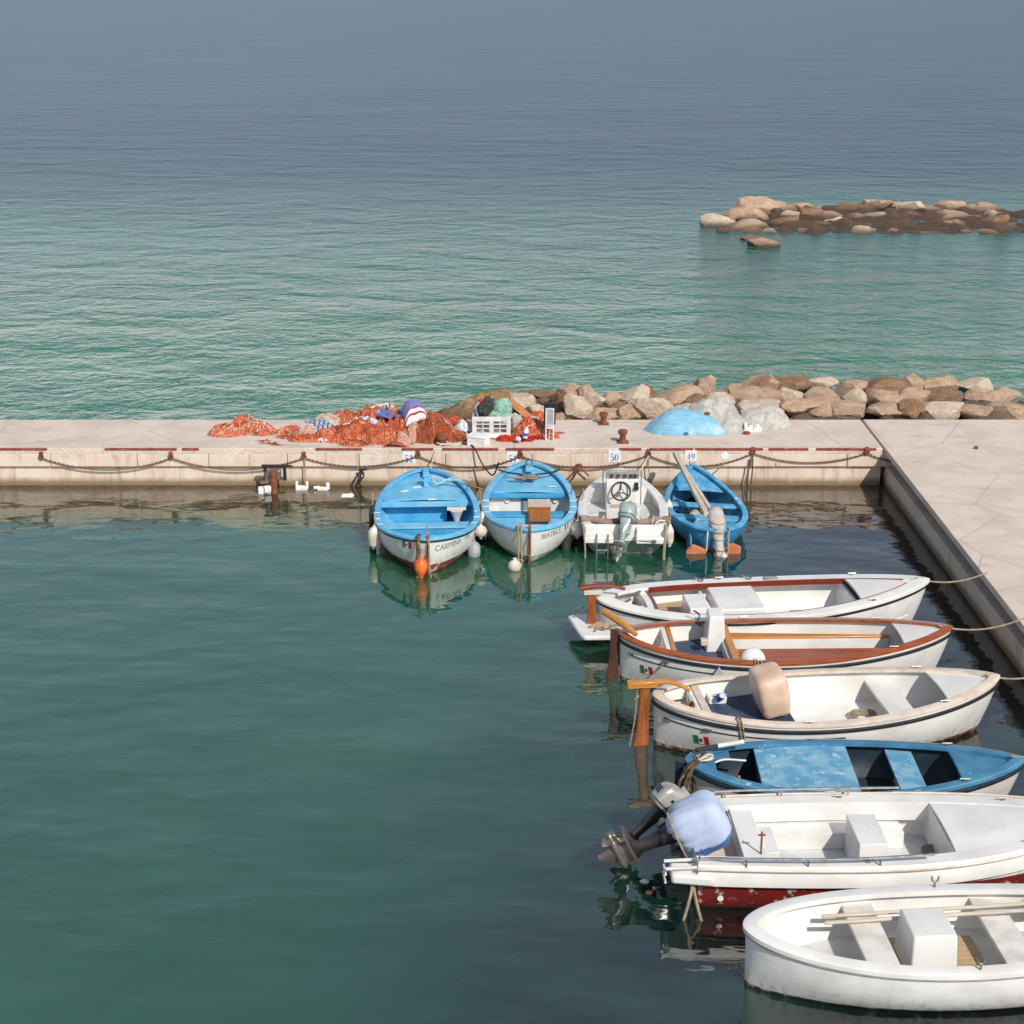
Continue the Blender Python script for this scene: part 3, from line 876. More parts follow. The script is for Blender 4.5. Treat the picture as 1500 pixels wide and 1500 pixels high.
mb.build('mooring_bitt', M['sky_trim'], boat, bevel=.008)
mb = MB(); mb.box((3.90, .0, .70), (.30, .12, .08)); mb.build('samson_block', M['sky_trim'], boat, bevel=.01)
mb = MB()
for px, py, a in ((3.15, .42, .5), (3.35, .18, .3), (2.7, -.1, .2)):
    mb.box((px, py, H.s(px / 4.2) - .11 + .053), (.07, .17, .006), Matrix.Rotation(a, 3, 'Z'))
mb.build('bare_patch', M['foam'], boat)
mb = MB()
for x in (1.15, 1.5, 1.85):
    for sd in (1, -1):
        t = x / 4.2
        mb.box((x, sd * (H.b(t) - .035), H.s(t) + .004), (.016, .12, .008))
mb.build('paint_stripe', M['plate'], boat)
mb = MB(); mb.box((2.66, -.56, .36), (.14, .36, .05)); mb.lathe([(.13, .30), (.06, .14), (.05, .05)], 14, Matrix.Translation((2.62, -.56, .03)))
mb.build('white_funnel', M['crate'], boat)
for i in (0, 1):
    mb = MB(); mb.tube([(.92 + .05 * i, -.25 - .1 * i, .06), (.72, -.32 - .16 * i, .44)], .014, 6)
    mb.box((.70, -.32 - .17 * i, .45), (.05, .10, .012)); mb.build('spare_spar', M['crate'] if i else M['black'], boat)
H.flag(boat, .52, .44, 1, .20, .13, flip=True)
H.lettering(boat, 'CARMINA', .16, .12, .42, -1, M['letter'], slope=.02, squash=.86)
H.lettering(boat, 'FOR', .11, .86, .45, -1, M['letter'], squash=.8)
mb = MB(); mb.tube(spline([(3.40, -.12, .76), (3.3, -.4, .72), (3.15, -.85, .76)], 6), .014, 6)
mb.tube(spline([(3.40, -.12, .75), (3.25, -.2, .66), (3.3, -.5, .76), (3.1, -.83, .77)], 6), .012, 6); mb.build('bow_line', M['rope_white'], boat)
rowlock(boat, 2.9, -.77, .62)

# ---- berth 51
boat = thing('fishing_boat', 'sky blue and white boat below plate 51, brown box inside, white buoy at its stem', 'boat', group='boats moored along the quay')
place(boat, 776, 774, 0.68, 89.6)
H = Hull(4.0, 1.72, (.68, .56, .74), .30, tm=.46, pa=2.2, pb=.64, fa=2.3, fb=.60, rs=.22, rb=.3)
h51 = H; boat51 = boat
H.shell('hull', hm_white_green, boat)
H.lining(.02, M['white_paint'], boat)
H.gunwale('gunwale', M['sky_paint'], boat, .10, .022, .05)
H.strake('rub_rail', M['sky_dark'], boat, .94, .02, .006)
H.floor('floor_boards', M['sky_dark'], boat, .04)
H.deck('foredeck', M['sky_paint'], boat, .66, 1.0, .10, .05)
H.slab('deck_beam', M['sky_dark'], boat, .635, .66, .49, .42)
H.slab('bulkhead', M['white_paint'], boat, .665, .677, .44, .04)
mb = MB()
x = 4.0 * .665 - .012
for c, s_ in (((x, -.29, .27), (.022, .05, .26)), ((x, .13, .27), (.022, .05, .26)), ((x, -.08, .385), (.022, .37, .05))): mb.box(c, s_)
mb.build('hatch_frame', M['steel_blue'], boat, bevel=.004)
mb = MB(); mb.box((x + .003, -.08, .26), (.02, .37, .22)); mb.build('hatch_board', M['dash'], boat)
for yy in (.42, -.50):
    mb = MB(); mb.lathe([(.05, 0), (.055, .02), (.035, .04), (.03, .015)], 14, Matrix.Translation((x, yy, .34)) @ Matrix.Rotation(R(-90), 4, 'Y')); mb.build('vent_cap', M['white'], boat)
H.slab('thwart', M['sky_dark'], boat, .40, .47, .38, .34)
H.slab('bench_front', M['sky_paint'], boat, .403, .416, .34, .04)
H.slab('stern_thwart', M['cream'], boat, .26, .29, .36, .325)
H.slab('stern_sheets', M['sky_dark'], boat, .04, .16, .34, .31)
stempost(H, boat, M['rudder_wood'], False, .05, .05)
stempost(H, boat, M['sky_paint'], True, .07, .0, .0)
mb = MB(); mb.box((3.66, 0, .70), (.4, .14, .08)); mb.build('samson_block', M['sky_paint'], boat, bevel=.01)
mb = MB(); mb.tube([(3.66, .06 * math.cos(a), .79 + .06 * math.sin(a)) for a in [2 * math.pi * i / 16 for i in range(16)]], .012, 6, closed=True); mb.build('mooring_ring', M['metal'], boat)
mb = MB(); mb.box((3.15, 0, .68), (.07, .42, .05)); mb.box((3.15, 0, .63), (.09, .12, .08)); mb.build('cleat', M['metal'], boat, bevel=.01)
mb = MB()
mb.tube(spline([(3.15, .17, .71), (3.3, .42, .70), (3.42, .60, .72)], 6), .016, 6)
mb.tube(spline([(3.15, -.17, .71), (3.3, -.42, .70), (3.44, -.60, .72)], 6), .016, 6)
mb.tube(spline([(3.15, .17, .71), (3.05, .05, .66), (3.05, -.06, .66), (3.15, -.17, .71)], 6), .02, 6)
mb.build('bow_line', M['rope_black'], boat)
mb = MB()
for k in range(4):
    a = [(3.05 + random.uniform(-.1, .1), random.uniform(-.2, .42), .665 + .01 * k) for _ in range(5)]
    mb.tube(spline(a, 5), .011, 5)
mb.build('loose_rope', M['rope'], boat)
mb = MB(); mb.box((2.85, -.45, H.s(.71) - .05), (.05, .16, .006)); mb.build('bare_patch', M['foam'], boat)
mb = MB()
for x in (1.25, 1.6, 1.95):
    for sd in (1, -1):
        t = x / 4.0
        mb.box((x, sd * (H.b(t) - .04), H.s(t) + .004), (.014, .13, .008))
mb.build('paint_stripe', M['plate'], boat)
mb = MB(); mb.box((1.62, -.18, .42), (.20, .42, .26)); mb.box((1.74, -.18, .56), (.46, .44, .03)); mb.build('engine_box', M['board'], boat, bevel=.006)
mb = MB(); mb.box((1.76, -.18, .58), (.44, .42, .012)); mb.build('box_lid', M['pale_wood'], boat, bevel=.004)
H.lettering(boat, 'BEATRICE', .14, .22, .43, -1, M['letter'], squash=.86)
H.flag(boat, .92, .42, -1, .15, .15, emblem=False)
rowlock(boat, 2.3, -.80, .58)

# ---- berth 50 : white motor boat
boat = thing('motorboat', 'small white motorboat with a steering console and grey-green outboard, below the plate 50', 'motorboat', group='boats moored along the quay')
p = at(915, 769, .55); boat.location = (p.x, p.y, 0); boat.rotation_euler = (0, 0, R(88))
H = Hull(2.95, 1.60, (.56, .55, .74), .22, tm=.35, fa=2.2, fb=.78, rs=0, rb=.4, tr=.90, full=2.6)
h50 = H; boat50 = boat
H.shell('hull', hm_white_m, boat)
H.lining(.10, M['white'], boat)
H.gunwale('gunwale', M['white'], boat, .13, .03, .06)
H.strake('rub_rail', M['fender_grey'], boat, .90, .02, .006)
H.floor('cockpit_sole', M['grey_sole'], boat, .12, 0.02, .98)
H.deck('foredeck', M['white'], boat, .70, 1.0, .02, .05, ins=.0)
H.slab('bow_locker', M['white'], boat, .70, .72, .58, .12)
H.slab('aft_bench', M['white'], boat, .10, .20, .40, .12)
H.slab('side_step', M['grey_sole'], boat, .45, .70, .30, .12)
mb = MB(); mb.box((1.78, 0, .50), (.34, .64, .78), taper=(.7, .96)); mb.box((1.60, 0, .50), (.10, .60, .70)); mb.build('console', M['white'], boat, bevel=.02)
mb = MB(); mb.box((1.72, 0, .95), (.05, .62, .14), Matrix.Rotation(R(-15), 3, 'Y')); mb.build('dash_panel', M['dash'], boat, bevel=.006)
mb = MB()
for yy in (-.24, -.16, -.05, .08, .2): mb.lathe([(.035, 0), (.035, .02), (.0, .022)], 12, Matrix.Translation((1.69, yy, .95)) @ Matrix.Rotation(R(-75), 4, 'Y'))
mb.box((1.55, -.26, .83), (.06, .07, .06)); mb.box((1.53, -.26, .76), (.07, .09, .05))
mb.build('gauges', M['black'], boat)
wc = Vector((1.46, .03, .72)); wr = Matrix.Rotation(R(-58), 3, 'Y')
mb = MB(); mb.tube([wc + wr @ Vector((.175 * math.cos(a), .175 * math.sin(a), 0)) for a in [2 * math.pi * i / 28 for i in range(28)]], .017, 8, closed=True)
for k in range(3):
    a = R(90 + 120 * k + 30)
    mb.tube([wc + wr @ Vector((.02 * math.cos(a), .02 * math.sin(a), -.02)), wc + wr @ Vector((.17 * math.cos(a), .17 * math.sin(a), 0))], .013, 6)
mb.build('steering_wheel', M['black'], boat)
mb = MB(); mb.lathe([(.045, -.03), (.05, 0), (.03, .02), (0, .025)], 12, Matrix.Translation(wc) @ wr.to_4x4()); mb.build('wheel_hub', M['steel'], boat)
mb = MB()
for yy in (-.36, .36):
    mb.tube([(1.80, yy, .35), (1.86, yy, 1.0)], .012, 8); 
mb.tube([(1.86, -.36, 1.0), (1.86, .36, 1.0)], .010, 8)
mb.build('windscreen_frame', M['steel'], boat)
mb = MB(); mb.box((1.875, 0, .96), (.008, .68, .14), Matrix.Rotation(R(8), 3, 'Y')); mb.build('windscreen', M['glass'], boat)
mb = MB(); mb.box((1.15, 0, .32), (.30, .62, .40)); mb.build('helm_seat', M['white'], boat, bevel=.02)
mb = MB(); mb.box((1.12, 0, .535), (.12, .44, .03)); mb.build('seat_cushion', M['tan_pad'], boat, bevel=.01)
# rolled canvas across the stern
mb = MB()
pts = [(.16 + .05 * math.sin(i * .6), -.80 + 1.6 * i / 26, .60 - .05 * math.sin(math.pi * i / 26) ** 1) for i in range(27)]
mb.tube(pts, [.068 + .03 * noise.noise(Vector((i * .8, 0, 0))) for i in range(27)], 12)
ob = mb.build('rolled_canvas', M['brown_canvas'], boat)
mb = MB()
for yy in (-.55, .35, -.30): mb.tube([(.16 + .09 * math.cos(a) + .02, yy + .1 * a / 6.28, .57 + .085 * math.sin(a)) for a in [6.28 * i / 16 for i in range(17)]], .012, 6)
mb.tube(spline([(.2, -.82, .55), (.05, -.62, .62), (.02, -.50, .52), (.06, -.25, .52)], 6), .018, 6)
mb.build('canvas_tie', M['rope_white'], boat)
# stern platform pieces with a slot for the motor
for sd in (1, -1):
    mb = MB(); mb.box((-.12, sd * .46, .34), (.28, .52, .12)); mb.box((-.02, sd * .46, .44), (.10, .50, .16)); mb.build('stern_platform', M['white'], boat, bevel=.02)
mb = MB()
for yy in (.30, .50): mb.tube([(-.20, yy, .44), (-.31, yy, .40), (-.33, yy, -.35)], .013, 8)
for zz in (-.30, -.06, .18): mb.tube([(-.33, .30, zz), (-.33, .50, zz)], .012, 8)
mb.build('boarding_ladder', M['steel'], boat)
outboard(boat, (-.02, -.02, .56), (R(7), R(44), R(-7)), .84, 'cowl_green', 'cowl_green', 'engine_white')
mb = MB(); mb.tube([(-.25, -.22, .34), (-.27, -.52, .34)], .014, 6); mb.lathe([(.04, 0), (.045, .03), (.02, .05)], 10, Matrix.Translation((-.28, -.52, .32))); mb.build('platform_fitting', M['metal'], boat)

# ---- berth 49 : small blue rowing boat with a wrapped outboard
boat = thing('rowing_boat', 'small all-blue wooden rowing boat below the plate 49, with a cloth-wrapped outboard', 'rowing boat', group='boats moored along the quay')
place(boat, 1047, 772, .50, 91)
boat.rotation_euler = (R(3), 0, R(91))
H = Hull(3.5, 1.50, (.46, .44, .66), .22, tm=.42, pa=2.4, pb=.55, fa=1.8, fb=.85, rs=.18, rb=.35)
h49 = H; boat49 = boat
H.shell('hull', hm_blue, boat)
H.lining(.02, M['sky_old'], boat)
H.gunwale('gunwale', M['sky_old'], boat, .085, .02, .05)
H.floor('floor_boards', M['dark_hold'], boat, .04, .25, .96)
H.floor('stern_floor', M['sky_old'], boat, .08, .03, .25)
H.deck('foredeck', M['sky_old'], boat, .70, 1.0, .08, .03)
H.slab('thwart', M['sky_old'], boat, .47, .53, .36, .32)
H.slab('aft_thwart', M['sky_old'], boat, .26, .34, .34, .30)
H.slab('bench_front', M['sky_old'], boat, .262, .272, .30, .06)
H.slab('stern_sheets', M['sky_old'], boat, .02, .14, .33, .30)
mb = MB(); mb.box((.30, .42, .10), (.5, .02, .3)); mb.build('seat_support', M['sky_old'], boat)
mb = MB(); mb.box((2.05, .38, .22), (.3, .12, .16), Matrix.Rotation(.6, 3, 'Z')); mb.box((2.2, .5, .2), (.4, .05, .1), Matrix.Rotation(-.5, 3, 'Z')); mb.build('stowed_board', M['sky_old'], boat)
mb = MB()
for k in range(5):
    r0 = .10 + .016 * k
    mb.tube([(1.45 + r0 * math.cos(a), .36 + r0 * math.sin(a), .10 + .02 * k) for a in [2 * math.pi * i / 20 for i in range(20)]], .014, 5, closed=True)
mb.build('coiled_hose', M['steel_blue'], boat)
mb = MB()
for k in range(7): mb.ell((1.75 + random.uniform(-.15, .25), random.uniform(-.12, .18), .12 + random.uniform(0, .14)), (.11, .09, .08), nu=10, nv=6)
mb.build('bundled_line', M['grey_wrap'], boat)
stempost(H, boat, M['sky_old'], False, .06, .02)
stempost(H, boat, M['sky_old'], True, .06, .0, .0)
# red primer fins either side of the stern
yz = Matrix(((0, 0, 1, 0), (1, 0, 0, 0), (0, 1, 0, 0), (0, 0, 0, 1)))
mb = MB(); mb.prism([(.50, -.15), (.50, .03), (.40, .15), (.30, .12), (.14, .06), (.14, -.15)][::-1], -.03, .05, yz); mb.build('stern_fin', M['copper_red'], boat, bevel=.01)
mb = MB(); mb.prism([(-.16, -.15), (-.16, .10), (-.26, .20), (-.34, .21), (-.48, .15), (-.48, -.15)][::-1], -.05, .03, yz); mb.build('stern_fin', M['copper_red'], boat, bevel=.01)
# outboard swathed in cloth
mb = MB()
rows = []
for i in range(15):
    u = i / 14
    c = Vector((.26 - .42 * u, -.0 - .12 * u, .80 - .95 * u))
    rr = [.01, .12, .15, .155, .15, .135, .115, .10, .09, .085, .085, .08, .08, .075, .02][i]
    rows.append([c + Vector((rr * 1.1 * math.cos(a) * (1 + .10 * noise.noise(Vector((math.cos(a) * 2, math.sin(a) * 2, u * 9)))), rr * math.sin(a) * (1 + .14 * noise.noise(Vector((math.cos(a) * 2, 5 + math.sin(a) * 2, u * 9)))), rr * .35 * math.cos(a))) for a in [2 * math.pi * j / 18 for j in range(18)]])
mb.grid(rows, 0, True)
wrapped = mb.build('wrapped_outboard', M['grey_wrap'], boat, angle=70)
mb = MB()
for u, w in ((.2, .165), (.36, .15), (.52, .105), (.7, .105), (.84, .1)):
    c = Vector((.26 - .42 * u, -.0 - .12 * u, .80 - .95 * u))
    mb.tube([c + Vector((w * 1.12 * math.cos(a), w * 1.03 * math.sin(a), w * .35 * math.cos(a) + .02 * math.sin(a))) for a in [2 * math.pi * j / 18 for j in range(18)]], .008, 5, closed=True)
mb.build('binding_cord', M['rope'], wrapped)
mb = MB(); mb.lathe([(.0, -.16), (.05, -.12), (.075, 0), (.06, .1), (.03, .14)], 12, Matrix.Translation((-.18, -.16, -.06)) @ Matrix.Rotation(R(20), 4, 'Y')); mb.build('bare_tip', M['engine_white'], wrapped)
mb = MB()
for k in range(6): mb.tube(spline([(.05 - .03 * k, -.22, .5 - .09 * k), (.02 - .03 * k, -.26 + .03 * random.random(), .46 - .09 * k), (-.03 - .02 * k, -.22, .40 - .09 * k)], 5), .016, 6)
mb.build('knotted_rope', M['rope'], wrapped)
mb = MB()
def bar(a, b_, w, h): 
    a, b_ = Vector(a), Vector(b_); d = b_ - a
    mb.box((a + b_) / 2, (d.length, w, h), d.to_track_quat('X', 'Z').to_matrix())
bar((.20, .16, .66), (3.45, .38, .86), .10, .08); bar((.22, .06, .70), (2.5, .30, .80), .07, .07)
mb.build('boom', M['pale_wood'], boat, bevel=.006)
mb = MB(); mb.tube(spline([(.03, .14, .40), (-.05, .15, .30), (-.02, .14, .05)], 5), .014, 6); mb.build('stern_line', M['rope_white'], boat)
rowlock(boat, 1.9, .72, .45)

# ------------------------------------------------------------------ boats along the right side
G_R = 'boats moored in the right-hand row'
def tiller(root, pts, r, mat):
    mb = MB(); p = spline(pts, 6); n = len(p)
    mb.tube(p, [r * (1.25 - .5 * i / (n - 1)) for i in range(n)], 8)
    return mb.build('tiller', mat, root)
def rudder(root, xa, xb, ztop, zbot, mat, th=.05, rz=0.0, widen=.12, parent=None):
    mb = MB()
    rows = []
    for i in range(9):
        u = i / 8
        z = ztop + (zbot - ztop) * u
        a = xa - widen * max(0, (u - .3) / .7) ** 1.2
        rows.append([(a, -th * .35, z), (a, th * .35, z), (xb - .03, th / 2, z), (xb, th * .3, z), (xb, -th * .3, z), (xb - .03, -th / 2, z)])
    mb.grid(rows, 0, True)
    mb.f.append((0, 1, 2, 3, 4, 5)); mb.m.append(0)
    o = mb.build('rudder', mat, root, bevel=.006)
    o.rotation_euler = (0, 0, rz)
    return o

# A : white launch with swim platform, deepest of the row
boat = thing('launch', 'white launch with red-brown trim and a stern swim platform, rearmost of the right-hand row', 'boat', group=G_R)
place(boat, 876, 872, .74, 6.0)
H = Hull(5.3, 1.80, (.72, .60, .82), .32, tm=.45, pa=2.3, pb=.62, fa=2.0, fb=.72, rs=.12, rb=.4)
hA, boatA = H, boat
H.shell('hull', hm_white_b, boat)
H.lining(.05, M['white'], boat, a=.02, b=.98)
H.gunwale('side_deck', M['white'], boat, .20, .03, .05)
H.strake('rub_rail', M['black'], boat, .925, .024, .01)
H.strake('lower_rail', M['white'], boat, .55, .012, .0, .02, .95)
H.gunwale('coaming', M['red_wood'], boat, .215, -.195, .09, .004, .155, .95)
H.floor('cockpit_sole', M['white'], boat, .10, .03, .97)
H.slab('floor_boards', M['plank'], boat, .17, .33, .30, .27)
H.slab('thwart', M['white'], boat, .13, .150, .60, .45, curve=.06)
H.slab('thwart_cap', M['red_wood'], boat, .150, .160, .61, .47, curve=.06)
H.slab('thwart_rail', M['red_wood'], boat, .12, .127, .40, .34)
H.slab('engine_bulkhead', M['white'], boat, .33, .34, .46, .13)
mb = MB(); mb.box((1.52, -.22, .44), (.36, .70, .46), taper=(.92, .9)); mb.build('engine_box', M['white'], boat, bevel=.02)
mb = MB(); mb.box((2.18, -.08, .42), (.78, 1.05, .46), taper=(.95, .95)); mb.build('cabin_top', M['white'], boat, bevel=.03)
H.slab('fore_bulkhead', M['white'], boat, .76, .77, .60, .12)
H.deck('foredeck', M['white'], boat, .77, 1.0, .02, .06)
mb = MB()
for k in range(3):
    mb.tube(spline([(1.12 + random.uniform(-.2, .2), .0 + random.uniform(-.25, .3), .32) for _ in range(5)], 5), .014, 5)
mb.build('loose_line', M['rope'], boat)
ob = MB(); ob.ell((1.15, -.02, .33), (.22, .16, .05), nu=14, nv=8, fn=lambda d: 1 + .3 * noise.noise(d * 3)); ob.build('crumpled_sheet', M['grey_wrap'], boat)
mb = MB(); mb.tube(spline([(.30, -.05, .64), (.50, .06, .68), (.72, .30, .66)], 6), .022, 6); mb.build('tiller_stay', M['metal'], boat)
for x, sd in ((1.8, 1), (2.6, 1)):
    t = x / H.L; mb = MB(); y = sd * (H.b(t) - .09); z = H.s(t)
    mb.tube(spline([(x - .10, y + .04, z + .06), (x - .03, y, z + .03), (x + .02, y, z + .03), (x + .08, y - .03, z + .08)], 5), .014, 6); mb.box((x, y, z + .012), (.07, .06, .024)); mb.build('deck_hook', M['metal'], boat)
mb = MB(); mb.box((2.95, H.b(.55) - .11, H.s(.55) + .012), (.22, .13, .02)); mb.build('deck_plate', M['dash'], boat, bevel=.004)
mb = MB()
poly = [(-.42, .36), (-.36, .42), (.30, .46), (.55, .70), (.62, .70), (.62, -.72), (.55, -.72), (.24, -.55), (-.27, -.50), (-.32, -.44)]
poly = list(reversed(poly))
mb.prism(poly, .19, .27)
mb.build('swim_platform', M['white'], boat, bevel=.025)
ru = rudder(boat, -.16, -.02, .78, -.28, M['rudder_wood'], .06, widen=.06)
mb = MB(); mb.box((-.08, 0, .80), (.30, .10, .07)); mb.build('rudder_head', M['pale_wood'], ru, bevel=.006)
tiller(ru, [(-.28, .0, .87), (.0, .0, .90), (.20, -.01, .89), (.42, -.03, .84)], .036, M['red_wood'])
mb = MB()
for k in range(3):
    mb.box((-.02 + .1 * k, -.10 - .10 * k, .30 + .03 * k), (.34, .045, .03), Matrix.Rotation(R(38 - 4 * k), 3, 'Z'))
mb.build('platform_slat', M['plank'], boat)
mb = MB(); mb.tube(spline([(-.1, -.38, .30), (-.02, -.30, .32), (.25, -.42, .40), (.62, -.62, .44)], 6), .016, 6); mb.build('steering_line', M['rope'], boat)
mb = MB(); mb.tube(spline([(-.32, .25, .28), (-.30, .22, .42), (-.22, .15, .50), (-.14, .06, .52)], 6), .016, 6); mb.build('platform_rail', M['steel'], boat)
for x, z in ((.72, .44), (1.05, .36)):
    p = H.surf(x, z, -1, .02); mb = MB(); mb.box(p, (.05, .05, .10)); mb.box(p + Vector((.04, -.02, .05)), (.1, .03, .03)); mb.build('hull_fitting', M['metal'], boat, bevel=.006)

# B : white boat with varnished gunwale
boat = thing('launch', 'white launch with a varnished brown gunwale, second from the rear in the right-hand row', 'boat', group=G_R)
place(boat, 908, 927, .74, 1.2)
H = Hull(4.9, 1.72, (.74, .60, .80), .32, tm=.46, pa=2.2, pb=.60, fa=2.0, fb=.72, rs=.02, rb=.4)
hB, boatB = H, boat
H.shell('hull', hm_white_c, boat)
H.lining(.05, M['white'], boat, a=.01, b=.98)
H.gunwale('gunwale', M['mahogany'], boat, .10, .02, .035, .012)
H.strake('rub_rail', M['black'], boat, .91, .024, .012)
H.strake('hull_line', M['navy_trim'], boat, .78, .009, .002, .02, .5)
H.floor('cockpit_sole', M['white'], boat, .16, .03, .97)
H.slab('thwart', M['white'], boat, .135, .15, .58, .44)
H.slab('thwart_cap', M['teak'], boat, .15, .164, .60, .56)
H.slab('aft_deck', M['cream'], boat, .05, .125, .34, .30)
mb = MB()
for yy in (-.18, -.02): mb.box((.62, yy, .40), (.03, .05, .36))
mb.build('thwart_post', M['plank'], boat)
H.slab('floor_cover', M['navy_mat'], boat, .17, .315, .34, .30)
H.slab('cockpit_beam', M['grey_sole'], boat, .315, .325, .50, .2)
H.slab('cross_beam', M['teak'], boat, .325, .345, .56, .50)
mb = MB(); mb.box((1.46, .42, .60), (.30, .44, .58), taper=(.72, .86)); mb.build('engine_box', M['white'], boat, bevel=.02)
mb = MB(); mb.box((1.27, .16, .52), (.10, .12, .09)); mb.build('box_vent', M['cream'], boat, bevel=.01)
for a, b_, y0, y1, z, nm in ((.35, .84, .42, .60, .48, 'side_bench'), (.35, .84, -.36, .16, .40, 'centre_bench')):
    H.slab(nm, M['teak'] if nm == 'side_bench' else M['mahogany'], boat, a, b_, z, z - .035, y0=y0, y1=y1)
H.slab('bench_side', M['white'], boat, .35, .84, .445, .16, y0=.40, y1=.44)
mb = MB(); mb.ell((1.88, -.55, .50), (.19, .15, .22), nu=18, nv=10); mb.build('cowl_vent', M['white'], boat)
mb = MB(); mb.tube(spline([(1.74, -.18, .44), (1.72, -.10, .50), (1.80, -.16, .47), (1.82, -.22, .43)], 5), .016, 6); mb.build('brass_hook', M['teak'], boat)
H.deck('foredeck', M['white'], boat, .84, 1.0, .03, .05)
ru = rudder(boat, -.14, -.01, .80, -.30, M['rudder_dark'], .06, widen=.10)
mb = MB()
a, b_ = Vector((-.22, .26, .98)), Vector((.22, -.22, .80))
mb.tube([a, a.lerp(b_, .5) + Vector((0, 0, .02)), b_], [.05, .055, .035], 8); mb.build('tiller', M['teak'], ru)
H.flag(boat, .44, .25, -1, .20, .13)
mb = MB()
for x, z in ((.15, .52), (.62, .52)):
    p = H.surf(x, z, -1, .015); mb.box(p, (.10, .04, .025), Matrix.Rotation(R(-25), 3, 'Z'))
mb.build('hull_fitting', M['metal'], boat, bevel=.004)
mb = MB(); mb.tube(spline([H.surf(.60, .50, -1, .03), H.surf(.48, .3, -1, .06), (.32, -.66, .12), (.12, -.72, -.05)], 6), .016, 6); mb.build('hanging_line', M['rope'], boat)
mb = MB(); p = H.surf(1.36, .46, -1, .05); mb.add([p + Vector((-.13, 0, -.10)), p + Vector((.13, 0, -.10)), p + Vector((0, .02, .10)), p + Vector((-.13, -.05, -.10)), p + Vector((.13, -.05, -.10)), p + Vector((0, -.03, .10))], [(0, 1, 2), (3, 4, 5), (0, 1, 4, 3), (1, 2, 5, 4), (2, 0, 3, 5)]); mb.build('folded_fender', M['fender_grey'], boat, bevel=.01)
mb = MB()
for x in (1.86, 1.90, 1.95):
    t = x / H.L; mb.tube([H.pt(t, 1, -1) + Vector((0, .1, .03)), H.pt(t, 1, -1) + Vector((0, -.03, .03)), H.pt(t, .82, -1) + Vector((.03, -.03, 0))], .012, 6)
mb.build('mooring_line', M['rope'], boat)
mb = MB(); p = H.pt(.30, 1, 1); mb.tube(spline([(1.18, .76, .78), (1.26, .68, .74), (1.22, .60, .64), (1.28, .54, .62)], 5), .012, 6); mb.build('black_hook', M['black'], boat)

# C
boat = thing('launch', 'white launch with cream gunwale and orange-brown rudder, third from the rear in the right-hand row', 'boat', group=G_R)
place(boat, 958, 1017, .74, 6.0)
H = Hull(4.8, 1.78, (.74, .60, .80), .32, tm=.46, pa=2.2, pb=.60, fa=2.0, fb=.72, rs=.02, rb=.4)
hC, boatC = H, boat
H.shell('hull', hm_white_c, boat)
H.lining(.05, M['white'], boat, a=.01, b=.98)
H.gunwale('gunwale', M['cream'], boat, .11, .02, .04, .01)
H.strake('rub_rail', M['black'], boat, .90, .026, .012)
H.strake('hull_line', M['navy_trim'], boat, .78, .009, .002, .02, .5)
H.floor('cockpit_sole', M['white'], boat, .16, .03, .97)
H.slab('thwart', M['white'], boat, .115, .128, .58, .40)
H.slab('thwart_cap', M['cream'], boat, .128, .150, .60, .56)
H.slab('aft_deck', M['white'], boat, .04, .11, .34, .30)
mb = MB(); mb.box((.50, -.15, .40), (.035, .05, .40), Matrix.Rotation(R(12), 3, 'Y')); mb.box((.53, .10, .42), (.05, .13, .4)); mb.build('thwart_post', M['pale_wood'], boat)
mb = MB(); mb.box((.50, -.0, .50), (.03, .10, .22), Matrix.Rotation(R(20), 3, 'Y')); mb.tube(spline([(.48, .05, .58), (.44, .0, .5), (.46, -.1, .36), (.42, -.14, .30)], 5), .014, 6); mb.build('hung_tool', M['rust'], boat)
mb = MB(); mb.tube(spline([(.22, .20, .52), (.32, .18, .54), (.48, .20, .55)], 6), .016, 6); mb.build('dark_lever', M['black'], boat)
H.slab('floor_cover', M['navy_mat'], boat, .155, .40, .33, .29)
mb = MB(); mb.box((1.0, .60, .36), (.26, .24, .14)); mb.build('side_locker', M['white'], boat, bevel=.02)
mb = MB(); mb.lathe([(.0, -.16), (.05, -.15), (.055, .0), (.03, .05), (.04, .08), (.04, .12)], 12, Matrix.Translation((1.02, .42, .46)) @ Matrix.Rotation(R(55), 4, 'X')); mb.tube([(.94, .48, .46), (1.12, .48, .46)], .02, 6); mb.build('bilge_pump', M['blue_plastic'], boat)
mb = MB(); mb.ell((1.63, .10, .64), (.26, .38, .40), Matrix.Rotation(R(-12), 3, 'Y'), nu=40, nv=24, fn=lambda d: (abs(d.x) ** 6 + abs(d.y) ** 6 + abs(d.z) ** 6) ** (-1 / 6) * .86 * (1 - .22 * max(0, -d.z))); mb.build('console_cowl', M['pink_cowl'], boat)
H.slab('fore_thwart', M['white'], boat, .66, .74, .46, .42)
H.deck('foredeck', M['white'], boat, .82, 1.0, .03, .05)
ru = rudder(boat, -.20, -.06, .86, -.35, M['rudder_wood'], .07, widen=.12)
mb = MB(); mb.box((-.16, 0, .90), (.42, .11, .09)); mb.build('rudder_head', M['teak'], ru, bevel=.008)
tiller(ru, [(-.02, .0, .92), (.15, -.02, .93), (.32, -.07, .90), (.46, -.13, .83)], .034, M['teak'])
mb = MB(); mb.tube(spline([(-.24, -.06, .84), (-.27, -.07, .4), (-.33, -.07, .02)], 5), .010, 6); mb.build('rudder_line', M['rope'], ru)
H.flag(boat, .66, .22, -1, .21, .13)
mb = MB()
for x, z in ((.14, .47), (.62, .47)):
    p = H.surf(x, z, -1, .015); mb.box(p, (.11, .04, .03), Matrix.Rotation(R(-20), 3, 'Z'))
mb.build('hull_fitting', M['metal'], boat, bevel=.004)
mb = MB()
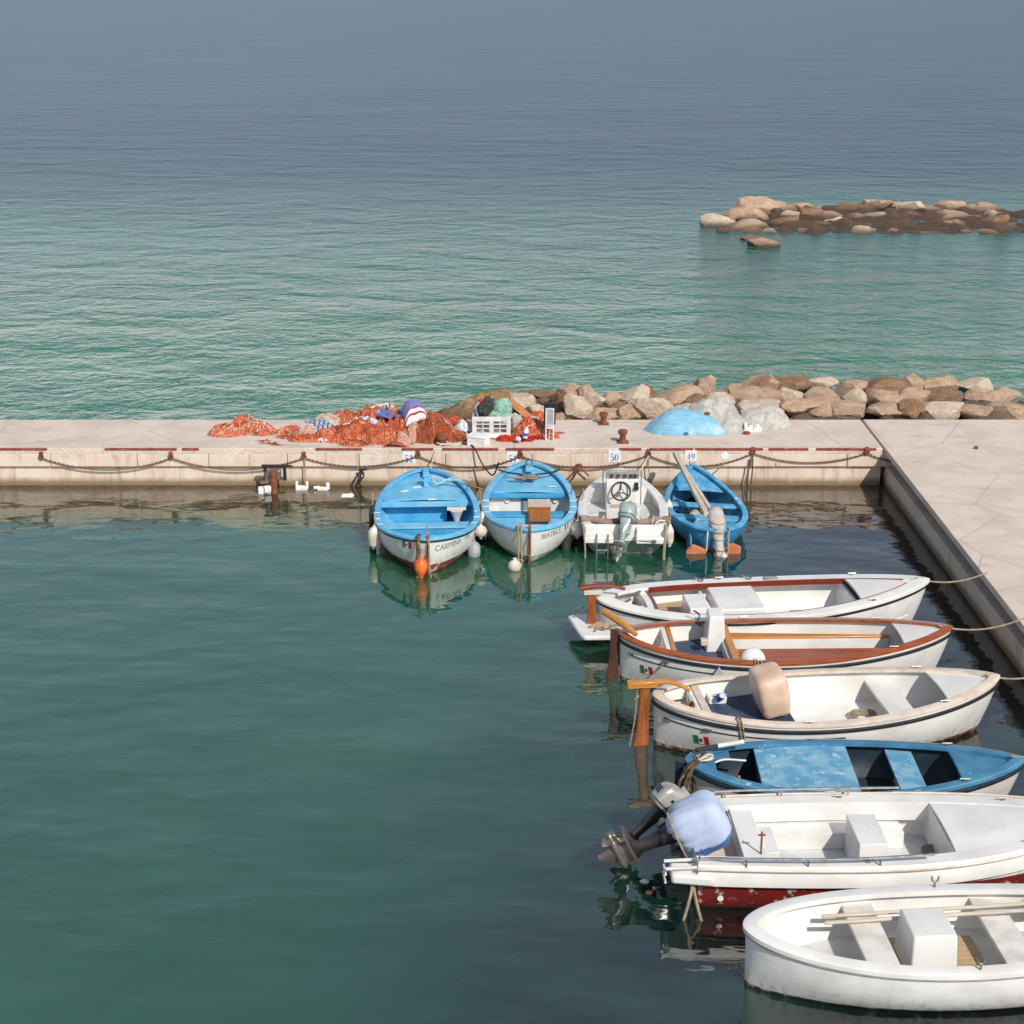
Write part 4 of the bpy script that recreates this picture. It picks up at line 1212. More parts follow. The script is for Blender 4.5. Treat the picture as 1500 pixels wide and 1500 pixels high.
for x in (.98, 1.02): mb.tube(spline([H.pt(x / H.L, 1, -1) + Vector((0, .08, .02)), H.pt(x / H.L, 1, -1) + Vector((.0, -.03, .03)), H.surf(x + .06, .40, -1, .02)], 5), .012, 6)
mb.build('fender_line', M['rope'], boat)

# D : small blue and white
boat = thing('rowing_boat', 'old grey-blue open boat with dark hold, beside the motorboat with two outboards', 'boat', group=G_R)
place(boat, 1006, 1108, .62, -1.5)
H = Hull(4.2, 1.56, (.60, .50, .66), .28, tm=.46, pa=2.2, pb=.60, fa=2.0, fb=.74, rs=.05, rb=.35)
hD, boatD = H, boat
H.shell('hull', hm_old, boat)
H.lining(.05, M['navy_trim'], boat, a=.01, b=.98)
H.gunwale('gunwale', M['steel_blue'], boat, .12, .02, .045)
H.strake('rub_rail', M['navy_trim'], boat, .89, .036, .0)
H.floor('floor_boards', M['dark_hold'], boat, .04, .03, .97)
H.slab('aft_deck', M['steel_blue'], boat, .03, .085, .56, .52)
mb = MB()
w = H.hw(.17, .44)
H.slab('port_deck', M['steel_blue'], boat, .075, .135, .50, .47, y0=.20)
H.slab('thwart', M['steel_blue_worn'], boat, .215, .50, .46, .41)
H.slab('bench_front', M['navy_trim'], boat, .217, .226, .41, .05)
H.slab('mid_thwart', M['steel_blue_worn'], boat, .62, .70, .42, .38)
H.deck('foredeck', M['steel_blue'], boat, .80, 1.0, .05, .04)
mb = MB(); mb.tube([(.40, -.15, .26), (.68, -.12, .28)], .09, 12); mb.tube([(.30, -.05, .38), (.44, -.12, .28)], [.06, .09], 10); mb.build('engine', M['metal'], boat)
mb = MB(); mb.tube([(.62, -.22, .28), (.64, -.20, .46)], .018, 8); mb.build('engine_lever', M['teak'], boat)
mb = MB(); mb.tube(spline([(.30, .02, .50), (.48, .10, .53), (.76, .14, .50)], 6), .014, 6); mb.build('white_pipe', M['crate'], boat)
mb = MB(); mb.tube([(.12, .10, .66), (.40, .20, .67)], .026, 8); mb.build('oar_grip', M['black'], boat)
mb = MB(); mb.tube([(.40, .20, .67), (.74, .31, .68)], .030, 8); mb.build('oar', M['crate'], boat)
ru = rudder(boat, -.14, -.03, .56, -.25, M['navy_trim'], .05, widen=.05)
mb = MB()
for k in range(9):
    x0, y0 = .05 + random.uniform(-.08, .14), -.10 + random.uniform(-.2, .12)
    mb.tube(spline([(x0 + .1, y0 + .1, .64), (x0, y0 - .02, .60), (x0 - .08 + random.uniform(-.05, .05), y0 - .14, .40), (x0 - .05, y0 - .16, .15 + random.uniform(-.15, .1))], 5), .016, 6)
mb.build('tangled_line', M['rope_weed'], boat)
mb = MB()
for k in range(4): mb.tube(spline([(.22 + random.uniform(-.1, .1), -.02 + random.uniform(-.1, .1), .62) for _ in range(4)], 5), .018, 6)
mb.build('coiled_line', M['rope_white'], boat)

# E : white motorboat in front with two outboards
boat = thing('motorboat', 'white motorboat with dark red bottom and two tilted outboards, one under a blue cover', 'motorboat', group=G_R)
boat.location = (2.04, 16.68, 0); boat.rotation_euler = (0, 0, R(1.5))
H = Hull(4.7, 1.60, (.60, .60, .78), .25, tm=.40, fa=2.2, fb=.74, rs=0, rb=.5, tr=.88, full=6.0, th=.05)
hE, boatE = H, boat
hm_e = hull_mat('white_over_dark_red_hull', '#e2dfda', '#6e1f1b', 0.34, chip=0.0)
H.shell('hull', hm_e, boat)
H.lining(.14, M['white'], boat, b=.98)
H.gunwale('gunwale', M['white'], boat, .16, .08, .24, .02)
H.strake('rub_rail', M['cream'], boat, 1.0, .018, .10)
H.floor('cockpit_sole', M['grey_sole'], boat, .15, 0.02, .97)
H.slab('well_bulkhead', M['white'], boat, .115, .17, .58, .15)
H.slab('engine_well', M['cream'], boat, .0, .115, .34, .15)
H.slab('side_seat', M['white'], boat, .17, .55, .36, .15, y0=.36)
H.slab('seat_back', M['white'], boat, .17, .21, .50, .36, y0=-.3, y1=.3)
H.slab('starboard_seat', M['white'], boat, .17, .30, .34, .15, y1=-.30)
H.slab('console_base', M['white'], boat, .40, .47, .62, .15, y0=-.35, y1=.35)
H.slab('fore_bulkhead', M['white'], boat, .62, .64, .60, .15)
H.deck('foredeck', M['white'], boat, .62, 1.0, -.0, .05)
mb = MB()
for sd in (1, -1):
    pts = [(-.02, sd * .66, .64), (.16, sd * .68, .66), (.34, sd * .76, .70), (.60, sd * .79, .71), (1.6, sd * .82, .71), (2.6, sd * .78, .73)]
    mb.tube(spline(pts, 5), .016, 8)
    for x, y in ((.02, .67), (.52, .785), (1.2, .81), (2.0, .81)): mb.tube([(x, sd * y, .58), (x, sd * y, .70)], .013, 6); 
mb.build('rail', M['steel'], boat)
for sd in (1, -1):
    mb = MB()
    mb.prism([(-.30, sd * .50), (-.30, sd * .78), (.16, sd * .86), (.16, sd * .50)][::sd], .40, .52)
    mb.build('stern_wing', M['white'], boat, bevel=.03)
mb = MB()
for yy in (-.55, -.72): mb.tube([(-.36, yy, .56), (.12, yy, .58)], .02, 8)
for zz in (.50, .40): mb.tube([(-.36, -.74, zz), (-.36, -.52, zz)], .014, 6)
mb.build('boarding_ladder', M['crate'], boat)
mb = MB(); mb.lathe([(.08, 0), (.085, .012), (.06, .018), (.05, .008), (0, .008)], 16, Matrix.Translation((.30, .58, .622))); mb.build('filler_cap', M['dash'], boat)
mb = MB(); mb.tube([(.74, -.46, .40), (.74, -.46, .86)], .012, 6); mb.tube([(.70, -.46, .82), (.78, -.46, .82)], .012, 6); mb.build('rod_holder', M['rust'], boat)
mb = MB(); p = H.surf(.26, .18, -1, .0); mb.lathe([(.035, 0), (.035, .015), (0, .02)], 12, Matrix.Translation(p) @ Matrix.Rotation(R(90), 4, 'X')); mb.build('drain_cap', M['white'], boat)
big = outboard(boat, (-.06, -.05, .56), (R(0), R(64), R(-4)), 1.06, 'engine_dark', 'engine_dark', 'engine_tan', name='outboard_motor')
# fabric cover over the big cowling
mb = MB()
def cov(d):
    k = (abs(d.x) ** 3.4 + abs(d.y) ** 3.4 + abs(d.z) ** 3.4) ** (-1 / 3.4) * .93
    a = math.atan2(d.y, d.x)
    f = max(0, .75 - d.z)
    return k * (1 + .06 * noise.noise(d * 1.5 + Vector((3, 0, 0))) + .11 * f * noise.noise(Vector((a * 2.6, 2.0, d.z * .5))) + .035 * f * noise.noise(Vector((a * 7.0, 5.0, d.z * .6))))
mb.ell((0, 0, 0), (.325, .225, .325), nu=84, nv=46, fn=cov)
for i, f in enumerate(mb.f):
    zc = sum(mb.v[k][2] for k in f) / 4; xc = sum(mb.v[k][0] for k in f) / 4
    mb.m[i] = 1 if (xc > .17 + .03 * noise.noise(Vector((zc * 6, 0, 0))) and zc > -.16) else 0
cv = mb.build('engine_cover', [M['blue_cover'], M['blue_hem']], big, angle=70)
cv.location = (-.09, 0, .22)
mb = MB(); mb.tube(spline([(.30, .12, -.02), (.2, -.2, -.03), (-.2, -.26, -.02), (-.42, -.1, -.03)], 6), .012, 6); mb.build('cover_cord', M['rope'], big)
kick = outboard(boat, (-.24, .58, .50), (R(-10), R(48), R(4)), .78, 'cowl_silver', 'engine_dark', 'engine_tan', name='kicker_motor', e=(.45, .45))
mb = MB()
mb.box((.02, .0, .487), (.20, .12, .012)); mb.box((-.10, -.1565, .26), (.16, .006, .05)); mb.box((-.10, .1565, .26), (.16, .006, .05)); mb.box((-.38, 0, .26), (.012, .12, .12))
mb.build('cowl_grille', M['engine_dark'], kick, bevel=.003)
mb = MB(); mb.tube(spline([(-.06, -.70, .42), (-.08, -.80, .30), (-.16, -.86, .0), (-.2, -.9, -.1)], 5), .018, 6); mb.tube(spline([(-.06, -.70, .42), (-.02, -.82, .2), (.06, -.9, -.1)], 5), .018, 6)
mb.build('stern_line', M['rope'], boat)

# F : next boat, only its white edge enters the corner
boat = thing('launch', 'white launch of which only an edge shows in the bottom right corner', 'boat', group=G_R)
boat.location = (2.40, 14.62, 0); boat.rotation_euler = (0, 0, R(3))
H = Hull(4.7, 1.64, (.70, .60, .80), .30, tm=.46, pa=2.2, pb=.58, fa=2.0, fb=.72, rs=.02, rb=.4)
H.shell('hull', hm_white_b, boat)
H.lining(.05, M['white'], boat, a=.01, b=.98)
H.gunwale('gunwale', M['white'], boat, .12, .03, .06)
H.strake('rub_rail', M['fender_grey'], boat, .92, .02, .006)
H.floor('cockpit_sole', M['grey_sole'], boat, .14, .03, .97)
H.slab('thwart', M['white_paint'], boat, .25, .32, .46, .42)
H.slab('mid_thwart', M['white_paint'], boat, .55, .62, .46, .42)
H.deck('foredeck', M['white'], boat, .74, 1.0, .03, .05)
mb = MB(); mb.box((1.9, 0, .42), (.5, .6, .5), taper=(.9, .9)); mb.build('engine_box', M['white'], boat, bevel=.02)

mb = MB()
for yy, a in ((.30, 4), (.42, 7)):
    mb.tube([(.9, yy, .50), (3.1, yy + .04, .56)], .022, 8); mb.box((3.35, yy + .045, .565), (.55, .12, .018))
mb.build('oars', M['pale_wood'], boat)
for x, sd in ((2.2, 1), (2.2, -1)): rowlock(boat, x, sd * (H.b(x / 4.7) - .05), H.s(x / 4.7))
mb = MB(); mb.lathe([(.10, 0), (.12, .22), (.125, .23), (.11, .22), (.09, .02), (0, .02)], 16, Matrix.Translation((1.35, -.30, .15))); mb.build('bailer', M['blue_plastic'], boat)
H.slab('floor_boards', M['plank'], boat, .33, .54, .17, .145, y0=-.5, y1=.5)

for H_, b_, nm in ((hA, boatA, 'rearmost white launch'), (hB, boatB, 'launch with varnished gunwale'), (hC, boatC, 'launch with the cream gunwale'), (hD, boatD, 'old grey-blue boat'), (hE, boatE, 'motorboat with two outboards')):
    bpy.context.view_layer.update()
    for x, sd in ((H_.L * .40, 1), (H_.L * .40, -1), (H_.L * .80, 1), (H_.L * .80, -1)):
        t = x / H_.L
        y, z = sd * (H_.b(t) - .05), H_.s(t) + (.02 if H_ is not hE else .035)
        mb = MB(); mb.tube([(x - .065, y, z + .018), (x + .065, y, z + .018)], .009, 6); mb.box((x, y, z + .002), (.045, .025, .028))
        mb.build('cleat', M['metal'], b_)
    mb = MB()
    for k in range(4):
        rr = .10 + .025 * k
        mb.tube([(H_.L * .62 + rr * math.cos(a), .12 + rr * math.sin(a), .20 + .012 * k + .01 * math.sin(3 * a)) for a in [2 * math.pi * i / 20 for i in range(20)]], .014, 5, closed=True)
    if H_ is not hD: mb.build('coiled_rope', M['rope'], b_)
    p0 = b_.matrix_world @ Vector((H_.L * .96, 0, H_.s(.96) + .04))
    q0 = Vector((7.62, p0.y + .25, .83))
    mb = MB(); mb.tube(sag(p0, q0, .12, 14), .014, 6)
    tag(mb.build('mooring_line', M['rope']), 'bow line of the ' + nm + ', outside the photo', 'rope')

# ------------------------------------------------------------------ quay
QF, QB, QZ = 31.86, 34.10, 0.80
quay = thing('quay', 'long pale concrete quay with rust-red front edge and painted berth numbers', 'quay', (0, QF, 0))
def q_local(p): return Vector((p[0], p[1] - QF, p[2]))
mb = MB()
mb.box((-3.25, 1.12, QZ - .06), (21.5, 2.24, .12))
mb.box((9.75, -13.0, QZ - .06), (4.4, 30.5, .12))
mb.build('deck', M['deck'], quay, bevel=.012)
mb = MB()
x = -14.0
k = 0
random.seed(3)
while x < 7.5:
    w = random.choice((1.45, 1.6, 1.75))
    mb.box((x + w / 2, .06 + random.uniform(-.006, .006), .55), (w - .012, .14, .26))
    x += w
mb.build('upper_band', M['wall'], quay, bevel=.01)
mb = MB()
mb.box((-3.25, 1.14, -.30), (21.5, 2.16, 1.44))
mb.box((9.75, -13.0, -.30), (4.3, 30.3, 1.44))
mb.build('wall', M['wall'], quay)
mb = MB()
x = -13.9
while x < 7.4:
    w = random.uniform(.3, 1.5)
    if random.random() < .72: mb.box((x + w / 2, -.004, QZ - .012), (w, .035, .045))
    x += w + random.uniform(.02, .25)
mb.build('edge_strip', M['rust_red'], quay, bevel=.006)
# numerals as tapered strokes, as a serif face is built
def stroke(mb, pts, ws, mi=0):
    pts = [Vector((p[0], p[1])) for p in pts]
    L_, R_ = [], []
    for i, p in enumerate(pts):
        d = pts[min(i + 1, len(pts) - 1)] - pts[max(i - 1, 0)]
        d.normalize(); n_ = Vector((-d.y, d.x)) * ws[i] / 2
        L_.append(p + n_); R_.append(p - n_)
    vs = [(a.x, 0, a.y) for a in L_] + [(a.x, 0, a.y) for a in R_]
    n = len(pts)
    return vs, [(i, i + 1, n + i + 1, n + i) for i in range(n - 1)]
def arc(cx, cy, rx, ry, a0, a1, n=12):
    return [(cx + rx * math.cos(R(a0 + (a1 - a0) * i / n)), cy + ry * math.sin(R(a0 + (a1 - a0) * i / n))) for i in range(n + 1)]
def lens(n, a, b_): return [a + (b_ - a) * math.sin(math.pi * i / (n - 1)) for i in range(n)]
GL = {
    '5': [([(.14, .95), (.50, .95)], [.13, .10]), ([(.17, .95), (.13, .55)], [.05, .05]), ((lambda p: (p, lens(len(p), .04, .15)))(arc(.27, .30, .25, .28, 120, -150)))],
    '2': [((lambda p: (p, lens(len(p), .05, .15)))(arc(.28, .70, .20, .24, 160, -40))), ([(.43, .55), (.10, .07)], [.12, .05]), ([(.06, .06), (.54, .06)], [.12, .12])],
    '1': [([(.30, .97), (.30, .04)], [.14, .14]), ([(.13, .80), (.30, .94)], [.05, .07]), ([(.12, .03), (.48, .03)], [.06, .06])],
    '0': [((lambda p: (p, [.05 + .11 * abs(math.cos(R(360 * i / 24))) for i in range(25)]))(arc(.29, .48, .20, .43, 0, 360, 24)))],
    '4': [([(.40, .97), (.05, .32), (.58, .32)], [.05, .07, .07]), ([(.40, .97), (.40, .03)], [.14, .14])],
    '9': [((lambda p: (p, [.05 + .10 * abs(math.cos(R(360 * i / 20))) for i in range(21)]))(arc(.29, .66, .19, .26, 0, 360, 20))), ([(.48, .66), (.44, .25), (.15, .03)], [.12, .11, .04])],
}
def plate(num, u, v, w, h):
    p = at_y(u, v, QF - .016)
    mb = MB(); mb.box((p.x, -.014, p.z), (w, .006, h))
    o = mb.build('number_plate', M['plate'], quay)
    mb = MB()
    gh = h * .58
    for i, ch in enumerate(num):
        for pts, ws in GL[ch]:
            vs, fs = stroke(mb, pts, ws)
            mb.add([(p.x - gh * .62 + (i * .64 + a) * gh, -.0185 - .0004 * (len(mb.f) % 5), p.z - h * .40 + c * gh) for a, _, c in vs], fs)
    mb.build('berth_number', M['ink'], o, smooth=False)
plate('52', 599, 670, .26, .25); plate('51', 751, 670, .25, .25); plate('50', 900, 668, .25, .25); plate('49', 1012, 667, .24, .24)
p = at_y(1062, 667, QF - .016)
mb = MB(); mb.box((p.x, -.012, p.z), (.14, .006, .14), Matrix.Rotation(R(52), 3, 'Y')); mb.build('paint_patch', M['plate'], quay)
for u in (490, 560, 1140, 340, 240):
    p = at_y(u, 671, QF - .016); mb = MB(); mb.box((p.x, -.0105, p.z), (.22 + .04 * (u % 3), .003, .20)); mb.build('paint_patch', M['cream'], quay)
# rings and swagged chain along the wall
ring_px = [(60, 668), (250, 668), (445, 668), (612, 665), (762, 665), (950, 664), (1103, 661), (1270, 661), (1430, 660)]
rings = [at_y(u, v, QF - .05) for u, v in ring_px]
for p in rings:
    mb = MB()
    mb.box((p.x, -.02, p.z + .02), (.07, .05, .12))
    mb.tube([(p.x + .045 * math.cos(a), -.05, p.z - .02 + .05 * math.sin(a)) for a in [2 * math.pi * i / 14 for i in range(14)]], .014, 6, closed=True)
    mb.build('mooring_ring', M['rust'], quay)
def chain(a, b_, d, name, label, mat='chain', r=.011, step=.044):
    pts = sag(a, b_, d, 60)
    L_ = sum((pts[i + 1] - pts[i]).length for i in range(len(pts) - 1))
    n = int(L_ / step)
    o = a
    mb = MB()
    acc, i = 0.0, 0
    for k in range(n):
        t = k / n * (len(pts) - 1); j = int(t)
        c = pts[j].lerp(pts[j + 1], t - j); d_ = (pts[j + 1] - pts[j]).normalized()
        up = Vector((0, 1, 0)) if k % 2 else d_.cross(Vector((0, 1, 0)))
        loop = []
        for q in range(8):
            an = 2 * math.pi * q / 8
            loop.append(c + d_ * (.030 * math.cos(an)) + up * (.017 * math.sin(an)))
        mb.tube(loop, r, 5, closed=True)
    ob = mb.build(name, M[mat])
    return tag(ob, label, 'chain', 'chains swagged along the quay wall')
CH = ['outermost on the left, outside the photo', 'left of the rusty mooring pile', 'reaching the left edge behind the rusty mooring pile', 'drooping left of the plate 52, black ropes tied to it', 'drooping between the plates 52 and 51',
      'drooping between the plates 51 and 50', 'drooping behind the blue rowing boat at plate 49', 'running off to the right of the plate 49', 'outermost on the right, outside the photo']
for i in range(len(rings) - 1):
    a, b_ = rings[i] + Vector((0, .015, -.05)), rings[i + 1] + Vector((0, .015, -.05))
    chain(a, b_, .25 if i not in (2, 6) else .20, 'mooring_chain', 'rusty swagged chain ' + CH[i + 1 if i else 0] if i < 8 else '', r=.0075)
def rope(name, label, pts, r, mat, n=6, cat='rope', group=None, k=7):
    mb = MB()
    pts = pts if isinstance(pts[0], (list,)) else [pts]
    for p in pts: mb.tube(spline(p, k), r, n)
    return tag(mb.build(name, M[mat]), label, cat, group)
def wy(u, v, dy=-.06): return at_y(u, v, QF + dy)
rope('hanging_rope', 'thin tan rope hanging straight down the wall from the ring left of the plate 52', [wy(446, 670), wy(447, 690), wy(447, 714)], .012, 'rope')
rope('hanging_rope', 'bunch of black ropes hanging from the chain left of the blue boat at plate 52', [[wy(530, 687), wy(521, 700), wy(513, 716)], [wy(530, 687), wy(527, 702), wy(519, 716)], [wy(528, 688), wy(533, 697), wy(526, 706), wy(530, 714)], [wy(525, 688), wy(531, 689), wy(537, 687)]], .018, 'rope_black')
rope('hanging_rope', 'thin rope hanging straight down the wall beside the white motorboat bow', [wy(951, 667), wy(950, 685), wy(952, 703)], .012, 'rope')
rope('hanging_rope', 'dark rope hanging down the wall at the right end of the chain beyond plate 49', [[wy(1103, 664), wy(1102, 690), wy(1100, 711)], [wy(1099, 672), wy(1096, 690), wy(1091, 709)]], .015, 'rope_weed')
rope('rope_tangle', 'rusty knot of rope ends tied to the chain left of the plate 50', [[wy(848, 682), wy(840, 693), wy(832, 700)], [wy(848, 682), wy(855, 690), wy(863, 697)], [wy(848, 683), wy(846, 690), wy(838, 703)], [wy(843, 682), wy(849, 680), wy(854, 684)]], .018, 'rust')
rope('mooring_line', 'pale rope from the round bollard down to the bow of the boat at plate 52', [at(649, 650, QZ + .05), at(640, 657, QZ + .01), wy(634, 672, -.2), boat52.matrix_basis @ Vector((3.95, -.10, .76))], .013, 'rope_white')
rope('mooring_line', 'black hose looping from the quay edge to the bow of the boat at plate 51', [at(677, 650, QZ + .02), at(690, 652, QZ + .02), wy(697, 660, -.1), wy(708, 682, -.25), wy(722, 696, -.45), boat51.matrix_basis @ Vector((3.70, .60, .78))], .016, 'rope_black')
rope('mooring_line', 'thin pale rope from the chain down to the bow of the blue rowing boat', [wy(1063, 676), wy(1055, 684, -.2), boat49.matrix_basis @ Vector((3.2, -.25, .66))], .014, 'rope')
rope('mooring_line', 'pale rope from the ring down to the bow of the white motorboat', [wy(950, 668), wy(938, 688, -.4), boat50.matrix_basis @ Vector((2.7, -.2, .76))], .012, 'rope_white')
rope('mooring_line', 'brown rope slanting from the boat at plate 52 into the water by the quay', [boat52.matrix_basis @ Vector((2.9, -.82, .62)), at(690, 712, .25), at(708, 716, .15), at(722, 714, .12)], .010, 'rope')

def bollard(u, v, label, s=1.0, tilt=0.0):
    p = at(u, v, QZ)
    t = thing('bollard', label, 'bollard', p, group='rusty bollards on the quay', rot=(0, tilt, 0))
    mb = MB(); mb.lathe([(.085 * s, .012), (.07 * s, .05 * s), (.062 * s, .14 * s), (.066 * s, .17 * s), (.095 * s, .19 * s), (.10 * s, .23 * s), (.085 * s, .265 * s), (.0, .275 * s)], 18)
    mb.build('post', M['rust'], t)
    mb = MB(); mb.box((0, 0, .008), (.24 * s, .24 * s, .016)); mb.build('base_plate', M['rust'], t, bevel=.004)
bollard(912, 648, 'rusty bollard near the quay edge above the plate 50')
bollard(884, 621, 'rusty bollard at the back of the quay, in front of the boulders', .95)
p = at(648, 652, QZ)
t = thing('bollard', 'round brown bollard with ropes tied to it, beside the netting above boat 52', 'bollard', p, group='rusty bollards on the quay')
mb = MB(); mb.ell((0, 0, .17), (.12, .12, .11), nu=16, nv=10); mb.lathe([(.10, 0), (.08, .08), (.09, .14)], 16); mb.build('post', M['rust'], t)
mb = MB(); mb.tube([(.11 * math.cos(a), .11 * math.sin(a), .05 + .01 * math.sin(2 * a)) for a in [2 * math.pi * i / 18 for i in range(18)]], .016, 6, closed=True)
mb.tube(spline([(.10, -.05, .05), (.22, -.08, .02), (.35, -.06, .02), (.42, -.12, .02)], 5), .014, 6); mb.build('rope_turn', M['rope_white'], t)

# ------------------------------------------------------------------ netting and gear on the quay
def heap(name, label, cat, bumps, mats, strands, seed, group=None, res=.035, rough=.5, z=QZ, floor=.025):
    """heaped net: a height field of overlapping mounds with twine lying on it"""
    random.seed(seed)
    bs = []
    for u, v, r, h in bumps:
        p = at(u, v, z); rx, ry = r if isinstance(r, tuple) else (r, r * .8)
        bs.append((p.x, p.y, rx, ry, h))
    x0 = min(b_[0] - b_[2] * 1.3 for b_ in bs); x1 = max(b_[0] + b_[2] * 1.3 for b_ in bs)
    y0 = min(b_[1] - b_[3] * 1.3 for b_ in bs); y1 = max(b_[1] + b_[3] * 1.3 for b_ in bs)
    y0, = (max(y0, QF + .06),)
    def hh(x, y):
        h = 0
        for bx, by, rx, ry, bh in bs:
            d = ((x - bx) / rx) ** 2 + ((y - by) / ry) ** 2
            if d < 1: h = max(h, bh * (1 - d) ** .8) + .15 * min(h, bh * (1 - d))
        nv = noise.fractal(Vector((x * 7 + seed, y * 7, seed * 3.1)), 1.0, 2.0, 4)
        n2 = noise.noise(Vector((x * 16, y * 16, seed)))
        return h * (1 + .45 * rough * nv) + .05 * rough * nv * min(1, h * 12) + .03 * rough * n2 * min(1, h * 10)
    nx, ny = int((x1 - x0) / res) + 1, int((y1 - y0) / res) + 1
    ok = {}
    vs, fs = [], []
    hs = [[hh(x0 + i * res, y0 + j * res) for j in range(ny + 1)] for i in range(nx + 1)]
    cx, cy = sum(b_[0] for b_ in bs) / len(bs), sum(b_[1] for b_ in bs) / len(bs)
    def vid(i, j):
        if (i, j) not in ok:
            ok[(i, j)] = len(vs)
            h = hs[i][j]
            vs.append((x0 + i * res - cx + .012 * noise.noise(Vector((i * .9, j * .9, 1))), y0 + j * res - cy, h if h > floor else .003))
        return ok[(i, j)]
    for i in range(nx):
        for j in range(ny):
            if max(hs[i][j], hs[i + 1][j], hs[i][j + 1], hs[i + 1][j + 1]) > floor:
                fs.append((vid(i, j), vid(i + 1, j), vid(i + 1, j + 1), vid(i, j + 1)))
    mb = MB(); mb.add(vs, fs, 0)
    n, r, smi = strands
    for _ in range(n):
        bx, by, rx, ry, bh = random.choice(bs)
        a = random.uniform(0, 6.28); rr = math.sqrt(random.random()) * 1.02
        x, y = bx + rx * rr * math.cos(a), by + ry * rr * math.sin(a)
        d = random.uniform(0, 6.28)
        pts = []
        for k in range(random.randint(6, 14)):
            y_ = max(y, QF + .05)
            if hh(x, y_) < .02 and k > 2: break
            pts.append((x - cx, y_ - cy, max(hh(x, y_), .004) + .008 + random.uniform(0, .02)))
            d += random.uniform(-.8, .8)
            x += .055 * math.cos(d); y += .055 * math.sin(d)
        mb.tube(pts, r * random.uniform(.7, 1.3), 4, mi=random.choice(smi), cap=False)
    o = mb.build(name, [M[k] for k in mats], loc=(cx, cy, z), angle=180)
    return tag(o, label, cat, group)
G_N = 'fishing nets heaped on the quay'
heap('fishing_net', 'big tangled heap of orange netting spread along the quay, the largest of the nets', 'net',
     [(425, 641, (.35, .12), .05), (455, 645, (.50, .16), .12), (495, 644, (.55, .26), .24), (530, 642, (.45, .35), .34), (563, 645, (.45, .32), .34), (590, 641, (.40, .35), .38), (545, 633, (.5, .4), .46), (508, 630, (.45, .4), .37), (596, 630, (.5, .4), .46), (578, 655, (.24, .10), .08), (520, 652, (.3, .1), .08)],
     ['net_orange', 'strand_orange', 'strand_white', 'net_brown', 'strand_brown'], (420, .006, [1, 1, 1, 3, 4, 4]), 11, G_N, rough=.8)
heap('fishing_net', 'rounded heap of rust-brown netting beside the round bollard', 'net',
     [(632, 642, (.42, .42), .46), (650, 643, (.40, .30), .25), (668, 643, (.30, .22), .12)],
     ['net_brown', 'strand_brown', 'strand_orange', 'strand_white'], (220, .006, [1, 1, 2, 1]), 12, G_N, rough=.8)
heap('fishing_net', 'thin strip of orange netting lying on bare concrete left of the pink bundle', 'net', [(408, 634, (.32, .10), .05), (428, 634, (.30, .14), .12)], ['net_orange', 'strand_orange', 'strand_white'], (50, .007, [1, 1, 2]), 13, G_N)
heap('fishing_net', 'orange netting heap at the left edge of the photo', 'net', [(384, 634, (.28, .25), .22), (360, 632, (.4, .3), .30), (330, 636, (.35, .25), .2)], ['net_orange', 'strand_orange', 'strand_brown', 'strand_white'], (120, .008, [1, 1, 2, 3]), 14, G_N)
heap('fishing_net', 'low flat band of orange netting behind the brown net, left of the plastic crate', 'net', [(655, 622, (.45, .25), .16), (672, 623, (.22, .2), .13)], ['net_orange', 'strand_brown', 'strand_orange'], (60, .007, [1, 2]), 15, G_N)
heap('fishing_net', 'bright red netting lying flat in front of the plastic crate', 'net', [(742, 645, (.24, .12), .09), (765, 645, (.24, .12), .09), (785, 642, (.2, .1), .06)], ['net_red', 'strand_red'], (90, .007, [1]), 16, G_N)
heap('fishing_net', 'orange netting spilled between the plastic crate and the dark box on a white stand', 'net', [(775, 636, (.35, .35), .34), (792, 638, (.28, .25), .26), (806, 640, (.2, .15), .10), (788, 630, (.3, .3), .38)], ['net_orange', 'strand_orange', 'strand_red', 'strand_white'], (110, .006, [1, 1, 2, 3]), 17, G_N)
heap('fishing_net', 'few orange scraps of netting on bare concrete near the left edge', 'net', [(395, 650, (.16, .03), .03), (405, 652, (.12, .025), .03), (388, 646, (.12, .03), .03)], ['net_orange', 'strand_brown'], (16, .006, [1]), 18, G_N, floor=.008)
heap('net_bundle', 'rounded beige net bundle lying on top of the orange netting', 'net', [(478, 632, (.38, .30), .36), (498, 631, (.28, .26), .32)], ['net_beige', 'strand_white', 'strand_orange'], (60, .006, [1, 1, 2]), 19, G_N, rough=.3)
heap('net_bundle', 'small pink net bundle left of the plaid cloth', 'net', [(452, 640, (.24, .20), .24), (462, 640, (.16, .16), .16)], ['net_pink', 'strand_white'], (40, .006, [1]), 20, G_N, rough=.3)
heap('net_mound', 'smooth sky-blue mound of fine netting on the quay, in front of the white net', 'net', [(1003, 630, (.86, .36), .43), (985, 632, (.50, .30), .34), (1035, 634, (.42, .22), .22)], ['net_blue', 'sky_trim'], (0, .006, [1]), 21, G_N, rough=.10)
heap('net_mound', 'pile of white netting behind the sky-blue mound, against the boulders', 'net', [(1040, 624, (.62, .40), .62), (1000, 620, (.50, .3), .42), (1070, 628, (.40, .35), .36), (1060, 620, (.4, .3), .5)], ['net_white'], (0, .004, [0]), 22, G_N, rough=.16)
heap('net_mound', 'pile of white netting at the right edge of the photo behind the torn foam box', 'net', [(1102, 624, (.40, .36), .36), (1125, 622, (.5, .4), .40), (1085, 633, (.14, .10), .06)], ['net_white'], (0, .004, [0]), 23, G_N, rough=.18)

